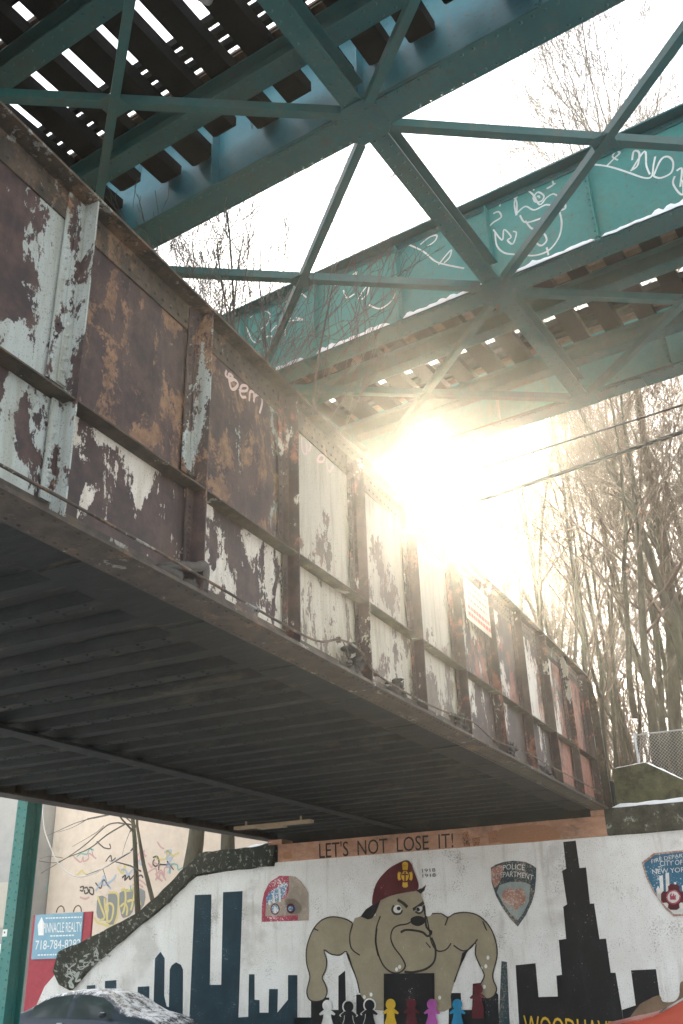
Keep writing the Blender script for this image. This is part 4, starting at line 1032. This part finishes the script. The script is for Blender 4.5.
# tree trunks and branches in front of the building, behind the wing wall
def trunk(px0, px1, py, y, label, seed, kids=5, wide=None, h=7.):
    f = onplane(SITE, 1, y); a = f(px0, py); b = f(px1, py); r = (b.x-a.x)/2; c = (a+b)/2
    tr1, br1 = tree_mesh(seed, h, r*1.15, .7, 3, (kids,5,4), 0, (0,0), .2, .006, .5)
    tree('street_tree', SITE @ Vector((c.x, y, 1.2)), tr1, br1, label, None, 'bark', 'twig_dark')
trunk(172, 190, 850, 3.6, 'stout tree trunk behind the sloping wing wall, left of the beam lettering', 51, h=10.)
trunk(222, 237, 845, 3.2, 'tree trunk close behind the top of the wing wall near the bridge corner', 52, h=10.)
trunk(146, 151, 870, 5.5, 'thin leaning tree in front of the graffiti on the beige wall', 53, 7, h=9.)
f = onplane(SITE, 1, 5.); Z = zc(0, 780, 5.254)
br = MB(); tr = MB()
for st, r0 in (([(683,380),(600,430),(540,465),(450,500)],.03), ([(683,450),(610,430),(575,425)],.03), ([(620,225),(560,240),(460,330),(380,390),(300,440),(215,490)],.028), ([(660,230),(560,290),(470,360),(360,405),(290,435),(205,425)],.03), ([(545,240),(500,280),(380,350)],.015), ([(490,200),(400,225),(310,265),(235,300)],.02), ([(460,205),(380,250),(300,275)],.014), ([(683,270),(660,330),(640,400)],.012), ([(540,465),(560,530)],.015), ([(480,360),(490,400)],.01), ([(330,410),(260,400),(210,415)],.012)):
    P_ = catmull([f(*Z(*p)) for p in st], 4, False); br.tube(P_, [r0*(1-.7*i/len(P_)) for i in range(len(P_))], 5)
a = f(*Z(720,240)); 
bt = empty('leaning_tree', SITE, 'bare tree with long low branches reaching left across the beige wall', 'tree')
tb = SITE.inverted() @ (SITE @ a); tr.tube([(tb.x+1.6, 5., 1.0), (tb.x+1.2, 5., 3.2), (tb.x+.4, 5., 5.2), (tb.x, 5., tb.z), (tb.x-.1, 5., 8.4)], [.10,.09,.07,.05,.03], 7)
for st in ([(683,380),(720,330)], [(683,450),(740,480)], [(620,225),(720,240)], [(660,230),(720,240)], [(490,200),(720,150)], [(460,205),(720,150)], [(683,270),(720,240)]):
    br.tube([f(*Z(*p)) for p in st], .03, 5)
tr.build('trunk', M['bark'], bt); br.build('branches', M['twig_dark'], bt)
f = onplane(SITE, 1, 2.2); mb = MB()
mb.tube(catmull([f(*Z(*p)) for p in [(222,100),(232,250),(265,350),(300,430),(360,490),(420,508),(490,492),(540,465),(640,400),(690,375)]], 6, False), .022, 6)
tag(mb.build('hanging_cable', M['wire_pale'], None, SITE), 'pale cable hanging in a loop beside the teal column', 'cable')

# ================================================================== CARS
def lerp_tab(tab, x):
    for (a, va), (b, vb) in zip(tab, tab[1:]):
        if a <= x <= b:
            t = (x-a)/(b-a); t = t*t*(3-2*t)*.35 + t*.65; return va + (vb-va)*t
    return tab[0][1] if x < tab[0][0] else tab[-1][1]
def make_car(fr, label, paint, snow, seed, side0=-1.2):
    car = empty('parked_car', fr, label, 'car')
    topz = [(-2.4,.62),(-2.3,.90),(-1.75,1.00),(-1.55,1.04),(-.75,1.385),(-.2,1.44),(.25,1.43),(.65,1.37),(1.45,.98),(1.9,.90),(2.3,.74),(2.42,.58)]
    belt = [(-2.4,.60),(-2.2,.86),(-1.6,.94),(0,.93),(1.2,.89),(2.1,.76),(2.42,.56)]
    hw = [(-2.42,.62),(-2.2,.80),(-1.4,.88),(0,.90),(1.3,.88),(2.1,.78),(2.42,.58)]
    N = 64; xs = [-2.42+4.84*i/N for i in range(N+1)]; grid = []
    for x in xs:
        tz = lerp_tab(topz, x); bz = min(lerp_tab(belt, x), tz-.01); w = lerp_tab(hw, x); cab = max(0., min(1., (tz-bz)/.48))
        rw = w*(.93-.25*cab)
        wheel = any(abs(x-c) < .36 for c in (-1.42, 1.42)); zl = .2 if not wheel else .2+math.sqrt(max(0,.36**2-min(abs(x+1.42),abs(x-1.42))**2))*.98
        half = [(0,.2),(w*.8,.2),(w*.96,max(.28,zl)),(w*1.0,max(.5,zl)),(w*.985,bz-.06),(w*.95,bz),(w*.95+(rw-w*.95)*.45, bz+(tz-bz)*.5),(rw+.02, tz-.06*cab-.012),(rw*.9, tz-.015*cab),(rw*.5,tz+.012),(0,tz+.018)]
        grid.append([(x, -a, b) for a, b in half] + [(x, a, b) for a, b in reversed(half[:-1])])
    nv = len(grid[0]); body = MB(); glass = [MB() for _ in range(4)]
    body.add([p for g in grid for p in g], [], False)
    fb = []; 
    for i in range(N):
        for j in range(nv-1):
            f = (i*nv+j, (i+1)*nv+j, (i+1)*nv+j+1, i*nv+j+1); xm = (xs[i]+xs[i+1])/2
            side = j in (5,6) or j in (nv-8+0, nv-7); jj = min(j, nv-2-j)
            isside = jj in (5,6) and side0 < xm < 1.05 and not (-.12 < xm < -.02)
            isws = jj in (8,9) and (.72 < xm < 1.4 or -1.45 < xm < -.82)
            if isside or isws:
                g = glass[0] if (isside and j < nv/2) else glass[1] if isside else glass[2] if xm > 0 else glass[3]
                g.add([grid[i][j], grid[i+1][j], grid[i+1][j+1], grid[i][j+1]], [(0,1,2,3)], True)
            else: body.f.append(f); body.sm.append(True)
    body.f.append(tuple(range(nv))); body.sm.append(False); body.f.append(tuple(N*nv+k for k in range(nv-1, -1, -1))); body.sm.append(False)
    body.build('body', paint, car, recalc=True)
    for g, nm in zip(glass, ('side_window','side_window','windscreen','rear_window')): g.build(nm, snow if 'side' not in nm else M['glass'], car)
    for cx in (-1.42, 1.42):
        for sy in (-1, 1):
            w = empty('wheel'); w.parent = car; w.location = (cx, sy*.80, .32)
            ty = MB(); rim = MB(); prof = [(.21,-.09),(.30,-.10),(.325,-.07),(.325,.07),(.30,.10),(.21,.09)]
            vs = []; n = 22
            for i in range(n):
                a = 2*math.pi*i/n
                for r_, y in prof: vs.append((r_*math.cos(a), y, r_*math.sin(a)))
            m_ = len(prof); ty.add(vs, [(i*m_+k, ((i+1) % n)*m_+k, ((i+1) % n)*m_+(k+1) % m_, i*m_+(k+1) % m_) for i in range(n) for k in range(m_)], True); ty.build('tyre', M['rubber'], w)
            for i in range(5):
                a = 2*math.pi*i/5; rim.bar((0, sy*.05, 0), (.205*math.cos(a), sy*.06, .205*math.sin(a)), .06, .03, (0,1,0))
            rim.ell((0, sy*.05, 0), .05, .03, .05); rim.build('rim', M['steel'], w)
    for sy in (-1, 1):
        MB().ell((2.27, sy*.55, .66), .10, .16, .06).build('headlight', M['lamp'], car); MB().ell((-2.30, sy*.58, .80), .08, .16, .07).build('tail_light', M['lampred'], car)
        MB().ell((.95, sy*.98, .98), .08, .10, .06).build('wing_mirror', paint, car)
        mb = MB(); mb.box(-.35,-.2, *sorted((sy*.895, sy*.915)), .80, .83); mb.build('door_handle', M['steel'], car)
    mb = MB(); mb.box(2.38, 2.44, -.5, .5, .36, .52); mb.build('grille', M['dark'], car, bevel=.02)
    return car
make_car(SITE @ Matrix.Translation((-11.95, -3.6, -.04)) @ Matrix.Scale(1.06, 4), 'dark slate sedan with snow on roof and windscreen, parked left below the mural', M['slate_snow'], M['glass_snow'], 3.)
make_car(SITE @ Matrix.Translation((3.1, -6.0, -.05)) @ Matrix.Rotation(R(4), 4, 'Z') @ Matrix.Scale(1.06, 4), 'red-orange car parked at the bottom right corner below the spired skyline', M['red_snow'], M['glass'], 8., -.25)

# ================================================================== GROUND
def sheet(name, mat, x0, x1, y0, y1, z, fr=SITE):
    o = MB().add([(x0,y0,z),(x1,y0,z),(x1,y1,z),(x0,y1,z)], [(0,1,2,3)]).build(name, mat, None, fr); o['kind'] = 'structure'; return o
sheet('ground', M['earth'], -400, 400, -400, 400, -.31)
o = MB().box(-200, 200, -22, -2.2, -.3, 0.).build('road', M['asphalt'], None, SITE); o['kind'] = 'structure'
o = MB().box(-200, 200, -2.2, 8., -.29, .13).build('pavement', M['walk'], None, SITE, bevel=.02); o['kind'] = 'structure'
o = MB().box(-200, 200, -60, -22.0, -.29, .13).build('pavement', M['walk'], None, SITE, bevel=.02); o['kind'] = 'structure'
vs = []; fs = []; nx, ny = 40, 24
for j in range(ny+1):
    for i in range(nx+1):
        x = -17+i*1.6; y = .62+j*j*.12
        z = 4.75 if x > -11 else max(.14, 4.75-(-11-x)*.78)
        if y > 3: z += .18*mnoise.noise(Vector((x*.5, y*.5, 0)))
        if j == 0: z = min(z, 4.3)
        if x < -12.7 and y > 8: z = .1
        vs.append((x, y, z))
for j in range(ny):
    for i in range(nx): a = j*(nx+1)+i; fs.append((a, a+1, a+nx+2, a+nx+1))
o = MB().add(vs, fs, True).build('embankment', M['earth'], None, SITE); o['kind'] = 'structure'

# ================================================================== AIR
HAZE = True
if HAZE:
    m = bpy.data.materials.new('glow_haze'); m.use_nodes = True; n = m.node_tree.nodes; n.clear()  # added volume whose scattering stands in for lens glare round the sun
    out = n.new('ShaderNodeOutputMaterial'); v = n.new('ShaderNodeVolumePrincipled')
    v.inputs['Color'].default_value = (1, .95, .82, 1); v.inputs['Density'].default_value = .0022; v.inputs['Anisotropy'].default_value = .87
    m.node_tree.links.new(v.outputs[0], out.inputs['Volume'])
    o = MB().box(-75, 75, -40, 80, -1.4, 42).build('haze', m, None); tag(o, kind='stuff'); tag(o, 'haze added to make the sun glow in the air around the bridge', 'haze')

# ================================================================== LIGHT
w = bpy.data.worlds.new('World'); S.world = w; w.use_nodes = True
nt = w.node_tree; sky = nt.nodes.new('ShaderNodeTexSky'); sky.sky_type = 'NISHITA'; sky.sun_disc = False
SAZ, SEL = R(7.08), R(25.93)
sky.sun_elevation = SEL; sky.sun_rotation = SAZ; sky.air_density = 1.0; sky.dust_density = 1.6; sky.ozone_density = 1.0
bg = nt.nodes['Background']; 
tc = nt.nodes.new('ShaderNodeTexCoord'); cn = nt.nodes.new('ShaderNodeTexNoise'); nt.links.new(tc.outputs['Generated'], cn.inputs['Vector'])
cn.inputs['Scale'].default_value = 2.2; cn.inputs['Detail'].default_value = 6
ramp = nt.nodes.new('ShaderNodeValToRGB'); nt.links.new(cn.outputs['Fac'], ramp.inputs[0])
ramp.color_ramp.elements[0].position = .3; ramp.color_ramp.elements[0].color = (1.58, 1.54, 1.50, 1)
ramp.color_ramp.elements[1].position = .7; ramp.color_ramp.elements[1].color = (1.88, 1.83, 1.78, 1)
mx = nt.nodes.new('ShaderNodeMix'); mx.data_type = 'RGBA'; mx.inputs[0].default_value = .85
nt.links.new(sky.outputs[0], mx.inputs[6]); nt.links.new(ramp.outputs[0], mx.inputs[7]); nt.links.new(mx.outputs[2], bg.inputs[0])
bg.inputs[1].default_value = .15
ld = bpy.data.lights.new('sun', 'SUN'); ld.energy = 3.0; ld.angle = R(.53); ld.color = (1, .90, .74)
lo = bpy.data.objects.new('sun', ld); COL.objects.link(lo)
sd = Vector((math.sin(SAZ)*math.cos(SEL), math.cos(SAZ)*math.cos(SEL), math.sin(SEL)))
lo.rotation_euler = sd.to_track_quat('Z', 'Y').to_euler(); lo.location = sd*60

# ================================================================== CAMERA
cd = bpy.data.cameras.new('camera'); co = bpy.data.objects.new('camera', cd); COL.objects.link(co)
cd.sensor_fit = 'VERTICAL'; cd.sensor_height = 36; cd.sensor_width = 24; cd.lens = F_PX/H_PX*36; cd.clip_end = 2000; cd.clip_start = .05
mt = Matrix((CR, CU, -CF)).transposed().to_4x4(); mt.translation = CAM; co.matrix_world = mt
S.camera = co
S.view_settings.view_transform = 'Standard'; S.view_settings.look = 'None'; S.view_settings.gamma = 1; S.view_settings.exposure = 3.1
S.render.resolution_x, S.render.resolution_y = W_PX, H_PX
